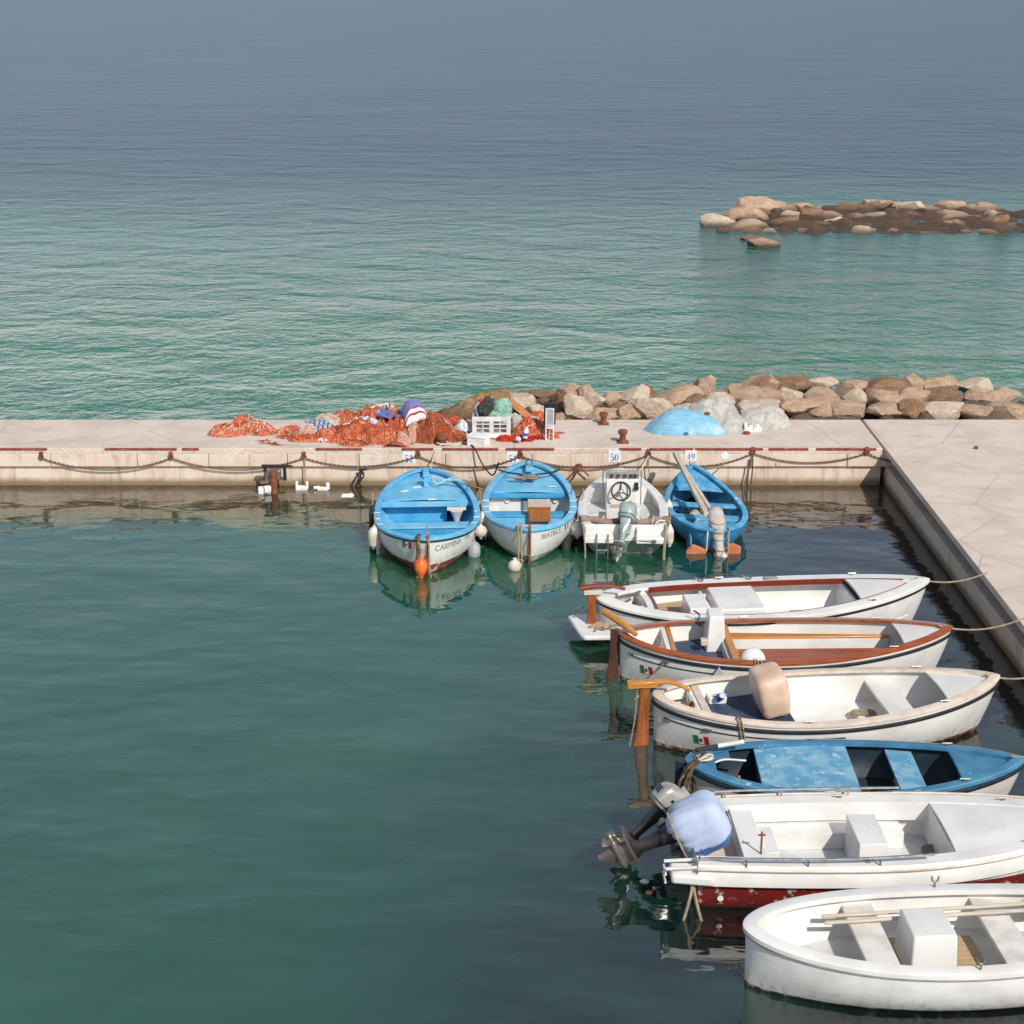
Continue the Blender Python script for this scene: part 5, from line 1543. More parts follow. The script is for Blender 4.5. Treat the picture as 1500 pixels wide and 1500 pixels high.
# cloths
def drape(name, label, cat, corners, mat, puff, seed, mats=None, band=None, rough=1.0, group=None, thick=.012, nu=22, nv=16):
    """cloth thrown over the heap: four corners (world), bulged up by puff, with folds"""
    A, B, Cc, D = [Vector(c) for c in corners]
    c0 = (A + B + Cc + D) / 4
    rows = []
    for i in range(nu + 1):
        s_ = i / nu
        row = []
        for j in range(nv + 1):
            t_ = j / nv
            p = A.lerp(B, s_).lerp(D.lerp(Cc, s_), t_)
            e = math.sin(math.pi * s_) ** .6 * math.sin(math.pi * t_) ** .6
            p.z += puff * e
            p += Vector((.03 * noise.noise(Vector((s_ * 4, t_ * 4, seed))), .03 * noise.noise(Vector((s_ * 4, t_ * 4, seed + 9))), rough * .05 * noise.noise(Vector((s_ * 5, t_ * 3, seed + 5))) + rough * .02 * math.sin(14 * s_ + 3 * t_ + seed)))
            row.append(p - c0)
        rows.append(row)
    mb = MB(); mb.grid(rows)
    if band:
        for k in range(len(mb.f)):
            i, j = k // nv, k % nv
            for lo, hi, mi in band:
                if lo <= j / nv < hi: mb.m[k] = mi
    o = mb.build(name, [M[k] for k in (mats or [mat])], loc=c0, angle=180)
    md = o.modifiers.new('thickness', 'SOLIDIFY'); md.thickness = thick
    return tag(o, label, cat, group)
def qz(u, v, y): return at_y(u, v, y)
drape('cloth', 'violet-blue cloth with a red and white striped hem, domed over the nets', 'cloth',
      [qz(581, 606, 33.0), qz(590, 617, 32.65), qz(628, 612, 32.7), qz(612, 598, 33.1)][0:0] or [qz(583, 601, 33.1), qz(614, 596, 33.3), qz(629, 611, 32.6), qz(594, 624, 32.45)],
      'violet', .33, 2, ['violet', 'stripe_red', 'stripe_white'], [(0.74, .80, 1), (.80, .86, 2), (.86, .92, 1), (.92, 1.1, 2)], .5, thick=.015, nv=26)
drape('cloth', 'smaller violet-blue cloth lying left of the domed one', 'cloth', [qz(541, 609, 33.0), qz(563, 598, 33.3), qz(592, 614, 32.9), qz(566, 613, 32.6)], 'violet', .08, 5, ['violet', 'stripe_red'], [(.9, 1.1, 1)], 1.2)
drape('sheet', 'crumpled white and lilac plastic sheet draped over the orange nets', 'sheet', [qz(492, 634, 32.75), qz(517, 617, 33.0), qz(540, 616, 33.0), qz(510, 644, 32.55)], 'sheet', .12, 8, rough=1.6)
drape('sheet', 'white plastic sheet lying flat on the nets below the violet cloths', 'sheet', [qz(525, 612, 33.0), qz(545, 611, 33.0), qz(562, 625, 32.7), qz(542, 624, 32.7)], 'sheet', .06, 12, rough=.8)
drape('cloth', 'plaid blue and tan cloth hanging over the pink and beige bundles', 'cloth', [qz(445, 617, 33.1), qz(475, 615, 33.0), qz(496, 627, 32.7), qz(468, 637, 32.55)], 'plaid', .06, 15, rough=.6)
drape('sheet', 'small pale rag on the orange net below the plaid cloth', 'sheet', [qz(465, 646, 32.35), qz(478, 640, 32.5), qz(484, 646, 32.35), qz(474, 650, 32.25)], 'sheet', .05, 18)
drape('tarp', 'grey tarp strip sliding down from the brown net heap', 'tarp', [qz(640, 614, 33.0), qz(649, 611, 33.1), qz(671, 634, 32.65), qz(662, 638, 32.5)], 'grey_tarp', .05, 21, rough=.8)
drape('sheet', 'white plastic sheet crumpled left of the plastic crate', 'sheet', [qz(664, 630, 33.1), qz(676, 619, 33.4), qz(693, 630, 33.1), qz(680, 634, 32.9)], 'sheet', .16, 24, rough=1.0)
heap('net_bundle', 'beige and grey netting spread in the middle of the orange heap, below the violet cloths', 'net', [(556, 634, (.28, .22), .44), (538, 630, (.22, .2), .40), (575, 628, (.2, .16), .50)], ['net_beige', 'strand_white', 'strand_brown'], (60, .005, [1, 1, 2]), 41, G_N, rough=.6)
heap('net_bundle', 'pale tan netting at the foot of the orange heap left of the brown net', 'net', [(606, 644, (.26, .2), .34), (592, 650, (.2, .12), .2)], ['net_pink', 'strand_white', 'strand_brown'], (60, .005, [1, 1, 2]), 42, G_N, rough=.6)
# polystyrene fish box tilted on the pile
def open_box(name, label, cat, c, w, d, h, rot, mat, t=.03, group=None, extra=None):
    o = thing(name, label, cat, c, group=group, rot=rot)
    mb = MB()
    mb.box((0, 0, t / 2), (w, d, t))
    for sx in (-1, 1): mb.box((sx * (w - t) / 2, 0, h / 2 + t / 2), (t, d, h - t))
    for sy in (-1, 1): mb.box((0, sy * (d - t) / 2, h / 2 + t / 2 + .001), (w - 2 * t, t, h - t))
    mb.build('box_body', M[mat], o, bevel=.008)
    return o
c = qz(552, 616, 33.45)
ob = open_box('fish_box', 'open white foam fish box tilted behind the net heap, red netting in it', 'box', (c.x, c.y, .98), .62, .42, .20, (R(28), R(-12), R(8)), 'foam')
o = heap('fishing_net', 'red-orange netting inside the tilted white foam box', 'net', [(547, 618, (.22, .16), .14), (556, 618, (.18, .14), .12)], ['net_red', 'strand_orange'], (30, .006, [1]), 31, G_N)
o.location = (c.x - .02, c.y - .06, 1.10); o.rotation_euler = (R(28), R(-12), R(8))
for u in (551, 563):
    c = qz(u, 598, 33.55); mb = MB(); mb.tube([(0, 0, -.30), (0, 0, .10)], .018, 6); mb.tube([(-.05, 0, .06), (.05, 0, .08)], .015, 6); mb.lathe([(.0, .0), (.03, .02), (.0, .06)], 8, Matrix.Translation((0, 0, -.05)))
    tag(mb.build('wooden_peg', M['pale_wood'], loc=(c.x, c.y, c.z)), 'pale wooden peg standing behind the foam fish box, ' + ('the left one' if u == 551 else 'the right one'), 'peg', 'pegs behind the fish box')
c = qz(574, 600, 33.0); mb = MB(); mb.lathe([(.0, 0), (.07, .01), (.085, .08), (.05, .16), (.0, .18)], 12)
tag(mb.build('cork_float', M['teak'], loc=(c.x, c.y, c.z - .10), rot=(R(20), R(25), 0)), 'brown cork float lying between the two violet cloths', 'float')

# white plastic crate with its load
c0 = at(720, 638, QZ)
cr = thing('fish_crate', 'large white slatted plastic crate full of nets on the quay', 'crate', (c0.x, c0.y + .30, QZ))
W_, D_, H_ = .80, .60, .40
mb = MB()
mb.box((0, 0, .03), (W_ - .02, D_ - .02, .03))
for sy in (-1, 1):
    y = sy * (D_ / 2 - .015)
    for x in (-W_ / 2 + .045, 0, W_ / 2 - .045): mb.box((x, y, H_ / 2), (.09, .03, H_))
    for z, h in ((.03, .06), (.15, .022), (.24, .022), (H_ - .05, .10)):
        for sx in (-1, 1): mb.box((sx * .1775, y + .001 * sy, z), (.265, .024, h))
    for sx in (-1, 1): mb.box((sx * .1775, y - .002 * sy, .19), (.02, .02, .26))
for sx in (-1, 1):
    x = sx * (W_ / 2 - .015)
    for y in (-.18, 0.0, .18): mb.box((x, y, H_ / 2), (.026, .06, H_ - .02))
    for z, h in ((.03, .06), (.16, .022), (.25, .022), (H_ - .05, .09)): mb.box((x - .002 * sx, 0, z), (.022, D_ - .064, h))
mb.build('crate_body', M['crate'], cr, bevel=.004)
def lump(name, label, cat, c, r, mat, seed, amp=.2, freq=1.6, group=None, rot=None, nu=24, nv=14):
    mb = MB(); mb.ell((0, 0, 0), r, nu=nu, nv=nv, fn=lambda d: 1 + amp * noise.noise(d * freq + Vector((seed, 0, 0))) + amp * .4 * noise.noise(d * freq * 3 + Vector((seed, 4, 0))))
    return tag(mb.build(name, M[mat], loc=c, rot=rot, angle=180), label, cat, group)
lump('net_bag', 'mint-green net bag bulging out of the white plastic crate', 'net bag', (c0.x + .22, c0.y + .26, QZ + .55), (.22, .20, .17), 'net_mint', 3, .25)
lump('net_bag', 'lower mint-green net bundle under the mint bag in the plastic crate', 'net bag', (c0.x + .17, c0.y + .24, QZ + .38), (.26, .20, .14), 'net_mint', 8, .25)
lump('fishing_net', 'dark grey netting leaning in the white plastic crate', 'net', (c0.x - .10, c0.y + .34, QZ + .50), (.17, .20, .24), 'net_black', 5, .3, rot=(0, R(22), 0), group=G_N)
lump('net_bag', 'brown bundle in the back left corner of the white plastic crate', 'net bag', (c0.x - .26, c0.y + .40, QZ + .42), (.13, .14, .20), 'grey_tarp', 6, .2)
lump('net_float', 'orange-red float on top of the dark netting in the crate', 'float', (c0.x - .20, c0.y + .42, QZ + .63), (.085, .08, .06), 'strand_red', 7, .1)
mb = MB(); mb.box((0, 0, 0), (.62, .16, .028))
c = qz(762, 600, 33.2)
tag(mb.build('wooden_board', M['board'], loc=(c.x, c.y, c.z), rot=(R(55), R(41), 0), bevel=.006), 'orange-brown wooden board leaning against the right end of the white crate', 'board')
lump('net_bundle', 'beige net bundle beside the right end of the plastic crate', 'net', qz(757, 618, 33.0), (.13, .13, .19), 'net_beige', 9, .35, group=G_N)
lump('net_bundle', 'pale beige net bundle on top of the orange nets below the board', 'net', qz(779, 616, 33.1), (.16, .14, .10), 'net_beige', 10, .35, group=G_N)
b_ = thing('bottle', 'white and blue plastic bottle standing on the orange nets', 'bottle', at(769, 641, QZ + .10) , rot=(R(8), R(10), 0))
mb = MB(); mb.lathe([(.05, 0), (.055, .03), (.055, .14), (.03, .20), (.02, .21), (.02, .24), (0, .245)], 14); mb.build('bottle_body', M['foam'], b_)
mb = MB(); mb.lathe([(.0565, .05), (.0565, .12)], 14); mb.build('bottle_label', M['blue_plastic'], b_)
drape('cloth', 'violet rag lying on the red net right of the bottle', 'cloth', [qz(765, 636, 32.8), qz(778, 637, 32.8), qz(782, 642, 32.6), qz(770, 641, 32.6)], 'violet', .04, 31)
lump('plastic_bag', 'small lilac plastic bag on the red net in front of the crate', 'bag', at(759, 643, QZ + .10), (.06, .05, .05), 'sheet', 12, .3)
mb = MB(); mb.box((0, 0, 0), (.42, .09, .02)); mb.box((.0, .05, .025), (.42, .02, .05))
tag(mb.build('foam_slab', M['foam'], loc=at(720, 640, QZ + .03), rot=(R(6), 0, R(-4)), bevel=.005), 'broken white foam lid lying flat in front of the plastic crate', 'lid')
fb = thing('foam_box', 'closed white polystyrene box on the quay edge above the black hose', 'box', at(701, 652, QZ), R(-24))
mb = MB(); mb.box((0, 0, .085), (.40, .27, .17)); mb.build('box_body', M['foam'], fb, bevel=.012)
mb = MB(); mb.box((0, 0, .20), (.42, .29, .055), taper=(.97, .96)); mb.build('box_lid', M['foam'], fb, bevel=.012)
# dark box on a white tube stand
st = thing('lamp_stand', 'narrow black panel with a white frame on thin white legs beside the orange nets', 'stand', at(805, 645, QZ))
mb = MB(); mb.box((0, .05, .54), (.24, .09, .42)); mb.box((0, .05, .765), (.25, .11, .05)); mb.build('black_box', M['black'], st, bevel=.008)
mb = MB()
for sx in (-1, 1): mb.box((sx * .075, -.012, .34), (.028, .03, .68))
for z in (.67, .32, .27): mb.box((0, -.012, z), (.122, .028, .032))
mb.build('white_frame', M['crate'], st, bevel=.004)
mb = MB(); mb.box((0, -.004, .495), (.12, .015, .31)); mb.build('grey_panel', M['fender_grey'], st)
mb = MB()
for sx in (-1, 1): mb.box((sx * .075, .06, .015), (.03, .16, .03))
mb.box((0, .10, .18), (.03, .03, .34)); mb.build('foot', M['crate'], st, bevel=.004)
tf = thing('foam_box', 'torn white polystyrene box on the quay beside the white nets at the right edge', 'box', at(1100, 631, QZ), R(12))
mb = MB(); mb.box((0, 0, .02), (.34, .24, .04))
for x, h in ((-.16, .20), (-.10, .12), (-.04, .15), (.04, .10), (.10, .17), (.16, .10)): mb.box((x, -.11, h / 2), (.062, .03, h))
mb.box((-.16, .0, .10), (.03, .2, .18)); mb.box((.16, .02, .06), (.03, .2, .1)); mb.build('box_body', M['foam'], tf, bevel=.01)
for u, v, s, nm in ((1072, 630, .05, 'brown stone beside the right tip of the blue mound'), (1094, 634, .06, 'brown scrap of driftwood below the torn foam box'), (1036, 606, .05, 'orange-brown net float on the white netting')):
    lump('debris', nm, 'debris', at(u, v, QZ + (.03 if v > 610 else .62)), (s * 1.3, s, s * .7), 'rust', u, .3)
for u, v in ((816, 630), (826, 634), (818, 648)):
    pass
lump('net_scrap', 'small orange net scrap on the concrete right of the dark stand', 'net', at(820, 634, QZ + .01), (.10, .05, .02), 'net_orange', 4, .3, group=G_N)

# ------------------------------------------------------------------ fenders, buoys, debris in the water
G_F = 'fenders between the quay boats'
def fender(c, rot, label, L_=.42, r=.10, mat='fender'):
    t = thing('fender', label, 'fender', c, group=G_F, rot=rot)
    mb = MB(); mb.lathe([(.0, -L_ / 2 - .03), (.025, -L_ / 2 - .03), (.03, -L_ / 2), (r * .7, -L_ / 2 + .03), (r, -L_ / 2 + .09), (r, L_ / 2 - .09), (r * .7, L_ / 2 - .03), (.03, L_ / 2), (.025, L_ / 2 + .03), (0, L_ / 2 + .03)], 16)
    mb.build('fender_body', M[mat], t)
    mb = MB(); mb.tube([(0, 0, L_ / 2), (.01, .01, L_ / 2 + .14), (.0, .03, L_ / 2 + .26)], .011, 6); mb.build('lanyard', M['rope'], t)
    return t
def tyre(c, rot, label, r=.15, w=.065):
    t = thing('tyre_fender', label, 'tyre', c, group=G_F, rot=rot)
    mb = MB(); mb.tube([(r * math.cos(a), r * math.sin(a), 0) for a in [2 * math.pi * i / 24 for i in range(24)]], w, 10, closed=True); mb.build('tyre', M['tyre'], t)
    mb = MB(); mb.tube([(r, 0, 0), (r + .10, .02, .05), (r + .26, .0, .08)], .012, 6); mb.build('lanyard', M['rope'], t)
    return t
def on(boat, H, x, z, side, off): return boat.matrix_basis @ H.surf(x, z, side, off)
for b_ in (boat52, boat51, boat50, boat49):
    b_.rotation_mode = 'XYZ'
bpy.context.view_layer.update()
fender(on(boat52, h52, 1.15, .36, 1, .10), (R(6), R(4), 0), 'dirty white fender on the left side of the boat at plate 52', .40, .105)
fender(on(boat52, h52, 1.95, .34, 1, .07), (R(-14), 0, 0), 'long dark grey fender hung on the left side of the boat at plate 52', .62, .06, 'tyre')
fender(on(boat52, h52, 1.75, .36, -1, .09), (R(8), R(-6), 0), 'dirty white fender on the right side of the boat at plate 52, under its gunwale', .42, .10)
fender(on(boat52, h52, 1.05, .46, -1, .10), (0, 0, 0), 'round whitish ball fender at the right stern quarter of the boat at plate 52', .22, .115)
fender(on(boat52, h52, 1.0, .16, -1, .10), (0, 0, 0), 'grey bundle fender below the ball fender of the boat at plate 52', .34, .12, 'fender_grey')
tyre(on(boat51, h51, 1.75, .32, 1, .10), (R(90), 0, R(90)), 'black tyre fender on the left side of the boat at plate 51, the upper one', .10, .05)
tyre(on(boat51, h51, 1.15, .28, 1, .11), (R(90), 0, R(84)), 'black tyre fender on the left side of the boat at plate 51, the lower one', .10, .05)
fender(on(boat51, h51, 2.1, .32, 1, .09), (R(4), 0, 0), 'beige fender on the left side of the boat at plate 51', .34, .09)
fender(on(boat51, h51, 2.45, .36, -1, .10), (R(70), 0, R(20)), 'dirty white fender lying across between the boats at plates 51 and 50, the farthest', .34, .09)
fender(on(boat51, h51, 2.0, .34, -1, .12), (0, R(5), 0), 'dirty white fender between the boats at plates 51 and 50, the middle one', .40, .10)
tyre(on(boat51, h51, 1.35, .34, -1, .12), (R(90), 0, R(90)), 'black tyre fender on the right side of the boat at plate 51, the upper one', .11, .055)
fender(on(boat51, h51, 1.05, .34, -1, .12), (0, 0, 0), 'beige weathered fender between the boats at plates 51 and 50, the nearest', .30, .11)
tyre(on(boat51, h51, .95, .08, -1, .16), (R(84), R(10), R(70)), 'big wet black tyre half in the water between the boats at plates 51 and 50', .17, .085)
fender(on(boat50, h50, .18, .32, -1, .09), (R(-4), 0, 0), 'dirty white fender on the right stern corner of the white motorboat', .36, .075)
fender(on(boat50, h50, 1.35, .42, -1, .08), (R(5), 0, 0), 'dirty white fender between the white motorboat and the blue rowing boat', .32, .08)
G_B = None
mb = MB(); mb.lathe([(0, -.24), (.03, -.23), (.035, -.18), (.07, -.12), (.115, -.02), (.12, .06), (.09, .13), (.04, .165), (.03, .19), (0, .19)], 18)
c = boat52.matrix_basis @ Vector((-.10, .13, .20))
by = thing('buoy', 'orange pear-shaped buoy hanging at the stem of the boat at plate 52', 'buoy', c)
mb.build('buoy_body', M['orange_buoy'], by)
mb = MB(); mb.tube([(0, 0, .18), (.06, .02, .30), (.10, .02, .42)], .012, 6); mb.build('lanyard', M['rope'], by)
c = at(754, 830, .05)
by = thing('buoy', 'round white buoy floating at the stem of the boat at plate 51', 'buoy', (c.x, c.y, .06))
mb = MB(); mb.ell((0, 0, 0), (.12, .12, .12), nu=20, nv=12); mb.lathe([(.035, .10), (.035, .15), (0, .155)], 10); mb.build('buoy_body', M['fender'], by)
mb = MB(); mb.tube([(.0, .0, .14), (.08, .06, .10), (.16, .10, .06)], .012, 6); mb.build('lanyard', M['rope'], by)
w52 = lambda x, y, z: boat52.matrix_basis @ Vector((x, y, z))
w51 = lambda x, y, z: boat51.matrix_basis @ Vector((x, y, z))
rope('mooring_line', 'thick weedy rope hanging from the stern of the boat at plate 52 into the water', [w52(.10, .16, .72), w52(-.03, .17, .70), w52(-.07, .18, .40), w52(-.08, .19, .10), w52(-.09, .20, -.25)], .038, 'rope_weed', 8)
rope('mooring_line', 'thin tan rope along the stem of the boat at plate 52 into the water', [w52(.30, .02, .80), w52(.02, .00, .74), w52(-.05, -.015, .45), w52(-.055, -.02, .10), w52(-.10, -.10, -.2)], .014, 'rope')
rope('mooring_line', 'double tan rope hanging from the stern of the boat at plate 51 into the water', [[w51(.14, .18, .72), w51(.0, .20, .70), w51(-.03, .20, .4), w51(-.04, .20, -.2)], [w51(.14, .14, .72), w51(.0, .15, .69), w51(-.04, .145, .4), w51(-.05, .13, -.2)]], .017, 'rope')
rope('mooring_line', 'thin brown rope from the box over the stem of the boat at plate 51', [w51(1.2, .02, .60), w51(.6, .0, .60), w51(.05, .01, .71), w51(-.05, .0, .5), w51(-.06, .01, -.2)], .013, 'rope_weed')
w50 = lambda x, y, z: boat50.matrix_basis @ Vector((x, y, z))
rope('mooring_line', 'frayed rope hanging from the right stern corner of the white motorboat into the water', [w50(.0, -.74, .56), w50(-.22, -.72, .45), w50(-.26, -.70, .10), w50(-.28, -.70, -.25)], .028, 'rope', 7)
rope('mooring_line', 'rope hanging from the left stern corner of the white motorboat into the water', [w50(.0, .74, .56), w50(-.22, .72, .40), w50(-.24, .70, .05), w50(-.25, .72, -.25)], .018, 'rope', 7)
# iron mooring pile at the left edge
pl = thing('mooring_pile', 'rusty iron pipe with a dark bracket against the quay wall at the left edge', 'pile', at_y(402, 738, QF - .45).xy.to_3d())
mb = MB(); mb.tube([(0, 0, -.6), (0, 0, .46)], .075, 14); mb.build('pipe', M['rust'], pl)
mb = MB()
for x in (-.17, .22): mb.box((x, .12, .38), (.06, .06, .30))
mb.box((.02, .12, .53), (.52, .07, .05)); mb.box((.30, .12, .53), (.16, .04, .03)); mb.build('bracket', M['black'], pl, bevel=.006)
mb = MB(); mb.box((-.10, .05, .34), (.16, .10, .2)); mb.box((.10, .06, .36), (.10, .10, .22)); mb.build('rust_plate', M['metal'], pl, bevel=.02)
rope('hanging_rope', 'thin wires looping round the rusty mooring pile', [[at_y(384, 702, QF - .3), at_y(392, 698, QF - .4), at_y(396, 690, QF - .35)], [at_y(386, 690, QF - .3), at_y(394, 700, QF - .5), at_y(400, 705, QF - .5)]], .010, 'rope_weed')
def shard(label, u, v, parts):
    c = at(u, v, 0)
    mb = MB()
    for (x, y, z), s, rz in parts: mb.box((x, y, z), s, Matrix.Rotation(R(rz), 3, 'Z') @ Matrix.Rotation(R(8), 3, 'X'))
    o = mb.build('foam_scrap', M['foam'], loc=c, bevel=.012)
    return tag(o, label, 'foam scrap', 'polystyrene scraps afloat by the quay')
shard('U-shaped white foam scrap floating by the wall, right of the rusty pile', 442, 717, [((0, 0, .03), (.24, .12, .08), 4), ((-.10, .03, .09), (.05, .10, .14), 4), ((.11, .02, .09), (.05, .10, .14), 4)])
shard('jagged white foam scrap floating by the wall between the U-shaped one and the blue boat', 473, 718, [((0, 0, .03), (.22, .10, .06), -8), ((.10, .02, .08), (.07, .08, .14), 10), ((-.13, .05, .04), (.13, .06, .05), 20)])
shard('flat white foam scrap floating on the brown reflection left of the blue boat', 509, 727, [((0, 0, .01), (.24, .14, .035), -6), ((.06, .03, .02), (.12, .12, .03), 30)])
shard('large white foam scrap floating at the left edge beside the rusty pile', 388, 722, [((0, 0, .05), (.26, .14, .14), 8), ((.06, -.06, .10), (.14, .10, .12), 30)])
def floater(label, u, v, s, mat):
    c = at(u, v, 0); mb = MB(); mb.ell((0, 0, 0), (s, s * .8, .018), nu=10, nv=5, fn=lambda d: 1 + .4 * noise.noise(d * 2 + Vector((u, 0, 0))))
    return tag(mb.build('floating_litter', M[mat], loc=(c.x, c.y, .008)), label, 'litter', 'litter afloat by the front motorboat')
floater('white plastic scrap floating below the tilted outboard', 944, 1292, .055, 'foam')
floater('yellowish scrap floating lowest in front of the motorboat', 951, 1308, .045, 'teak')
floater('tiny pale blue scrap floating beside the motorboat stern', 958, 1302, .02, 'sheet')

# ------------------------------------------------------------------ rocks
def rock_mesh(name, seed, sub=4, planes=16, sharp=130.0, amp=1.0):
    import bmesh
    random.seed(seed)
    P = []
    for _ in range(planes):
        n = Vector((random.gauss(0, 1), random.gauss(0, 1), random.gauss(0, 1))).normalized()
        P.append((n, random.uniform(.62, 1.02)))
    for n in ((1, 0, 0), (-1, 0, 0), (0, 1, 0), (0, -1, 0), (0, 0, 1), (0, 0, -1)): P.append(((Vector(n) + .35 * Vector((random.gauss(0, 1), random.gauss(0, 1), random.gauss(0, 1)))).normalized(), random.uniform(.90, 1.05)))
    bm = bmesh.new()
    bmesh.ops.create_icosphere(bm, subdivisions=sub, radius=1.0)
    for v in bm.verts:
        d = v.co.normalized()
        acc = 0.0
        for n, k in P:
            c = d.dot(n)
            if c > .05: acc += (c / k) ** sharp
        r = acc ** (-1.0 / sharp)
        r *= 1 + amp * .055 * noise.fractal(d * 3.0 + Vector((seed, 0, 0)), .8, 2.2, 6) + amp * .025 * noise.noise(d * 12 + Vector((seed, 3, 0)))
        v.co = d * r
    me = bpy.data.meshes.new(name)
    bm.to_mesh(me); bm.free()
    me.shade_smooth()
    me.set_sharp_from_angle(angle=R(24))
    return me
def rock(label, u0, v0, u1, v1, y, mat, seed, roll=0.0, group='boulders of the breakwater behind the quay', sub=4, amp=1.0):
    """boulder that fills the pixel box at depth y"""
    c = at_y((u0 + u1) / 2, (v0 + v1) / 2, y)
    s = F / (c.y * cp - (c.z - CAM_H) * sp)
    rx = (u1 - u0) / 2 / s
    hp = (v1 - v0) / 2 / s
    dep = math.atan2(CAM_H - c.z, c.y)
    ry = max(rx * .8, .25)
    k = hp * hp - (ry * math.sin(dep)) ** 2
    if k < (.45 * hp) ** 2:
        ry = hp * .85 / math.sin(dep) * .75; k = hp * hp - (ry * math.sin(dep)) ** 2
    rz = math.sqrt(k) / math.cos(dep)
    me = rock_mesh('boulder', seed, sub, amp=amp)
    me.materials.append(M[mat])
    o = bpy.data.objects.new('boulder', me)
    col.objects.link(o)
    o.location = c
    o.scale = (rx * 1.2, ry * 1.15, rz * 1.18)
    o.rotation_euler = (0, R(roll), R((seed * 7) % 24 - 12))
    return tag(o, label, 'boulder', group)
near = [
 ('tan boulder at the back, left end of the high boulders above the rear bollard', 817, 564, 850, 588, 37.6, 'rock_tan'),
 ('tan boulder at the back, just right of the high left group', 843, 566, 868, 590, 37.4, 'rock_tan'),
 ('long pale boulder slanting up above the rear bollard', 844, 575, 884, 606, 36.4, 'rock_pale'),
 ('rounded pale boulder behind the quay edge left of the rear bollard', 822, 587, 867, 616, 35.2, 'rock_pale'),
 ('low grey boulder directly behind the rear bollard', 855, 597, 905, 618, 35.1, 'rock_tan'),
 ('small pale boulder above the grey one behind the rear bollard', 881, 576, 910, 600, 36.6, 'rock_tan'),
 ('half-shaded boulder right of the rear bollard, dark on its left face', 902, 592, 936, 617, 35.0, 'rock_tan'),
 ('pale boulder above the half-shaded one', 908, 572, 948, 597, 36.5, 'rock_pale'),
 ('big round pale boulder at the quay edge left of the blue mound', 934, 580, 984, 616, 35.2, 'rock_pale'),
 ('brown pointed boulder at the back above the big round pale one', 932, 564, 958, 584, 37.6, 'rock_brown'),
 ('broad tan boulder behind the white netting', 958, 569, 1028, 602, 36.4, 'rock_tan'),
 ('flat pale boulder at the back above the broad tan one', 980, 564, 1017, 580, 37.7, 'rock_pale'),
 ('tallest boulder of the pile, tan block above the white netting', 1014, 554, 1051, 586, 37.5, 'rock_tan'),
 ('pale boulder right of the white netting heap', 1028, 573, 1076, 604, 36.2, 'rock_pale'),
 ('tan boulder with a dark hollow at the back near the right edge', 1055, 562, 1096, 584, 37.6, 'rock_tan'),
 ('wide brown boulder at the right edge of the photo', 1066, 568, 1120, 595, 36.6, 'rock_tan'),
 ('pale blocky boulder behind the torn foam box at the right edge', 1070, 585, 1118, 614, 35.3, 'rock_pale'),
 ('dark brown boulder cut by the right edge at the back', 1099, 554, 1140, 578, 37.5, 'rock_brown'),
 ('dark brown boulder behind the black panel on the white stand', 808, 578, 828, 616, 35.8, 'rock_brown'),
 ('pale boulder behind the leaning board', 750, 576, 783, 606, 36.0, 'rock_pale'),
 ('small pale boulder between the board and the black panel', 772, 590, 798, 614, 35.2, 'rock_pale'),
 ('small brown boulder in the gap left of the black panel', 789, 582, 804, 600, 36.8, 'rock_brown'),
 ('small tan boulder low behind the black panel', 808, 604, 830, 620, 35.0, 'rock_tan'),
]
for i, (lb, u0, v0, u1, v1, y, mt) in enumerate(near):
    rock(lb, u0, v0, u1, v1, y, mt, (40 + i if i != 12 else 77), roll=(-28 if i == 2 else (i * 37) % 16 - 8))
heap('boulder', 'long low rough yellow-brown rock running into the sea behind the crate', 'boulder',
     [(674, 607, (.60, .5), .16), (695, 603, (.65, .6), .26), (720, 599, (.65, .7), .34), (742, 594, (.55, .6), .36), (706, 597, (.5, .5), .28), (662, 609, (.4, .3), .08)],
     ['rock_yellow'], (0, .006, [0]), 51, 'boulders of the breakwater behind the quay', res=.045, rough=.45, z=0.0)
heap('boulder', 'brown rough rock at the water right of the long yellow-brown one', 'boulder',
     [(762, 596, (.5, .6), .28), (775, 592, (.4, .5), .26)], ['rock_brown'], (0, .006, [0]), 52, 'boulders of the breakwater behind the quay', res=.045, rough=.45, z=0.0)
rock('low dark wet rock awash at the back, left of the high boulders', 775, 570, 822, 584, 38.6, 'rock_brown', 94, roll=2)
rock('dark boulder low in the gap left of the half-shaded boulder', 890, 590, 912, 616, 35.5, 'rock_brown', 95)
rock('dark boulder low in the gap above the white netting', 1008, 580, 1034, 604, 35.9, 'rock_brown', 96)
rock('dark boulder low in the gap between the pale block and the white netting', 1052, 592, 1080, 614, 35.5, 'rock_brown', 97)
rock('brown boulder in the gap right of the high left group', 866, 580, 888, 602, 37.0, 'rock_brown', 98)
random.seed(5)
for i in range(26):
    u = 1118 + (i // 3) * 44 + random.uniform(-6, 6); r_ = i % 3
    v = (600, 583, 567)[r_] + random.uniform(-4, 4); w = random.uniform(20, 32); h = random.uniform(11, 16)
    rock('boulder of the breakwater running on beyond the right edge of the photo', u - w, v - h, u + w, v + h, (35.4, 36.6, 37.7)[r_], random.choice(('rock_pale', 'rock_tan', 'rock_tan', 'rock_brown')), 120 + i, sub=3)
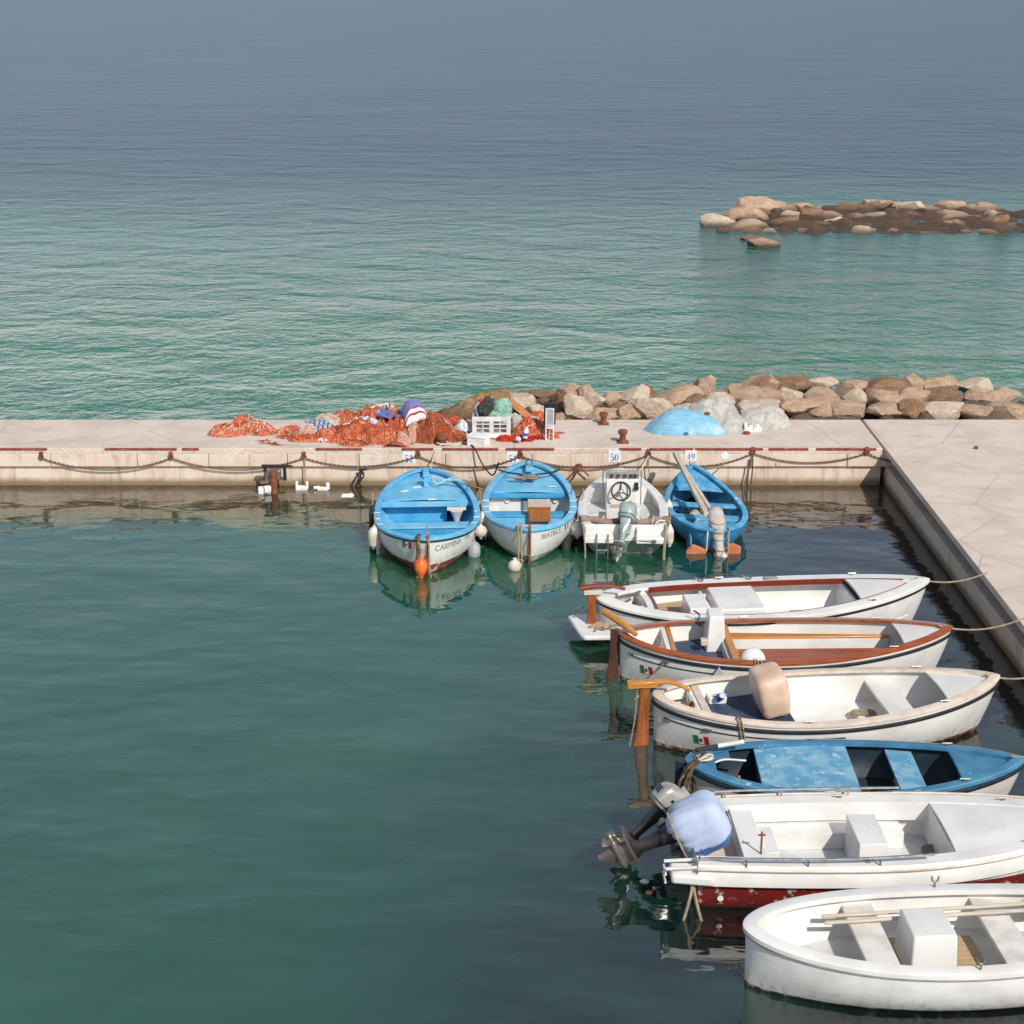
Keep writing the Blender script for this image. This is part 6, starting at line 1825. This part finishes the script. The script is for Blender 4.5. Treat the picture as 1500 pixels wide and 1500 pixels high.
# rubble the boulders stand on
mb = MB()
rows = []
for i in range(141):
    x = -1.6 + i * .12
    row = []
    for j in range(34):
        y = 34.12 + j * .14
        top = .78 * min(1, max(0, (x + 1.2) / 1.6)) * min(1, max(0, (38.9 - y) / 2.2)) - .25
        row.append((x, y, top + .30 * noise.fractal(Vector((x * 1.4, y * 1.4, 2)), 1.0, 2.0, 4)))
    rows.append(row)
mb.grid(rows)
kind(tag(mb.build('rubble', M['rubble']), 'dark broken rubble in the gaps under the breakwater boulders', 'rubble'), 'stuff')
far = [
 ('small dark rock at the left tip of the far breakwater', 1027, 321, 1044, 331, 68.6, 'rock_brown'),
 ('long pale rock near the left tip of the far breakwater', 1033, 319, 1068, 337, 67.8, 'rock_pale'),
 ('small tan rock wedged right of the long pale one, far breakwater', 1064, 318, 1076, 332, 68.4, 'rock_tan'),
 ('tan rock with a dark underside, middle of the far breakwater', 1070, 308, 1116, 329, 69.5, 'rock_tan'),
 ('highest tan rock of the far breakwater, at the right edge', 1091, 294, 1126, 317, 71.5, 'rock_tan'),
 ('tan rock in the second row of the far breakwater', 1070, 324, 1116, 343, 67.2, 'rock_tan'),
 ('wide brown rock at the waterline of the far breakwater', 1064, 334, 1118, 351, 66.4, 'rock_tan'),
 ('small brown rock standing alone in the sea before the far breakwater', 1048, 338, 1064, 348, 66.0, 'rock_brown'),
 ('brown rock cut by the right edge, nearest of the far breakwater', 1100, 352, 1134, 368, 62.5, 'rock_tan'),
 ('brown rock low at the right edge, between the wide waterline rock and the nearest one', 1092, 346, 1128, 360, 64.2, 'rock_tan'),
 ('dark brown rock at the right edge below the highest rock', 1104, 314, 1130, 330, 70.4, 'rock_brown'),
 ('dark rock behind the highest one in the far breakwater', 1084, 303, 1104, 316, 71.8, 'rock_brown'),
]
for i, (lb, u0, v0, u1, v1, y, mt) in enumerate(far):
    w_, h_ = (u1 - u0) * .14, (v1 - v0) * .18
    rock(lb, u0 - w_, v0 - h_, u1 + w_, v1 + h_, y, mt, 200 + i, group='rocks of the far breakwater', sub=3, roll=(i * 31) % 14 - 7)
o = rock('tiny orange lump at the waterline of the far breakwater', 1081, 348, 1089, 356, 65.2, 'rock_tan', 230, group='rocks of the far breakwater', sub=3)
o.data.materials.clear(); o.data.materials.append(M['copper_red'])  # small lump in plain orange instead of the stone material
random.seed(9)
for i in range(54):
    u = 1126 + (i // 4) * 27 + random.uniform(-8, 8); r_ = i % 4
    g_ = (u - 1100) * .06
    v = (350, 337, 323, 307)[r_] + random.uniform(-4, 4); w = random.uniform(17, 26); h = random.uniform(9, 14)
    rock('rock of the far breakwater beyond the right edge of the photo', u - w, v - h, u + w, v + h, (66.0, 68.0, 70.2, 72.4)[r_], random.choice(('rock_pale', 'rock_tan', 'rock_tan', 'rock_brown')), 300 + i, group='rocks of the far breakwater', sub=3)

mb = MB()
rows = []
for i in range(90):
    x = 9.2 + i * .3
    row = []
    for j in range(34):
        y = 64.4 + j * .3
        top = .30 * min(1, max(0, (x - 9.0) / 2.5)) * min(1, max(0, (y - 64.6) / 1.5)) * min(1, max(0, (74.0 - y) / 2.0)) - .25
        row.append((x, y, top + .30 * noise.fractal(Vector((x * 1.2, y * 1.2, 7)), 1.0, 2.0, 4)))
    rows.append(row)
mb.grid(rows)
kind(tag(mb.build('rubble', M['rubble']), 'dark rubble in the gaps of the far breakwater', 'rubble'), 'stuff')
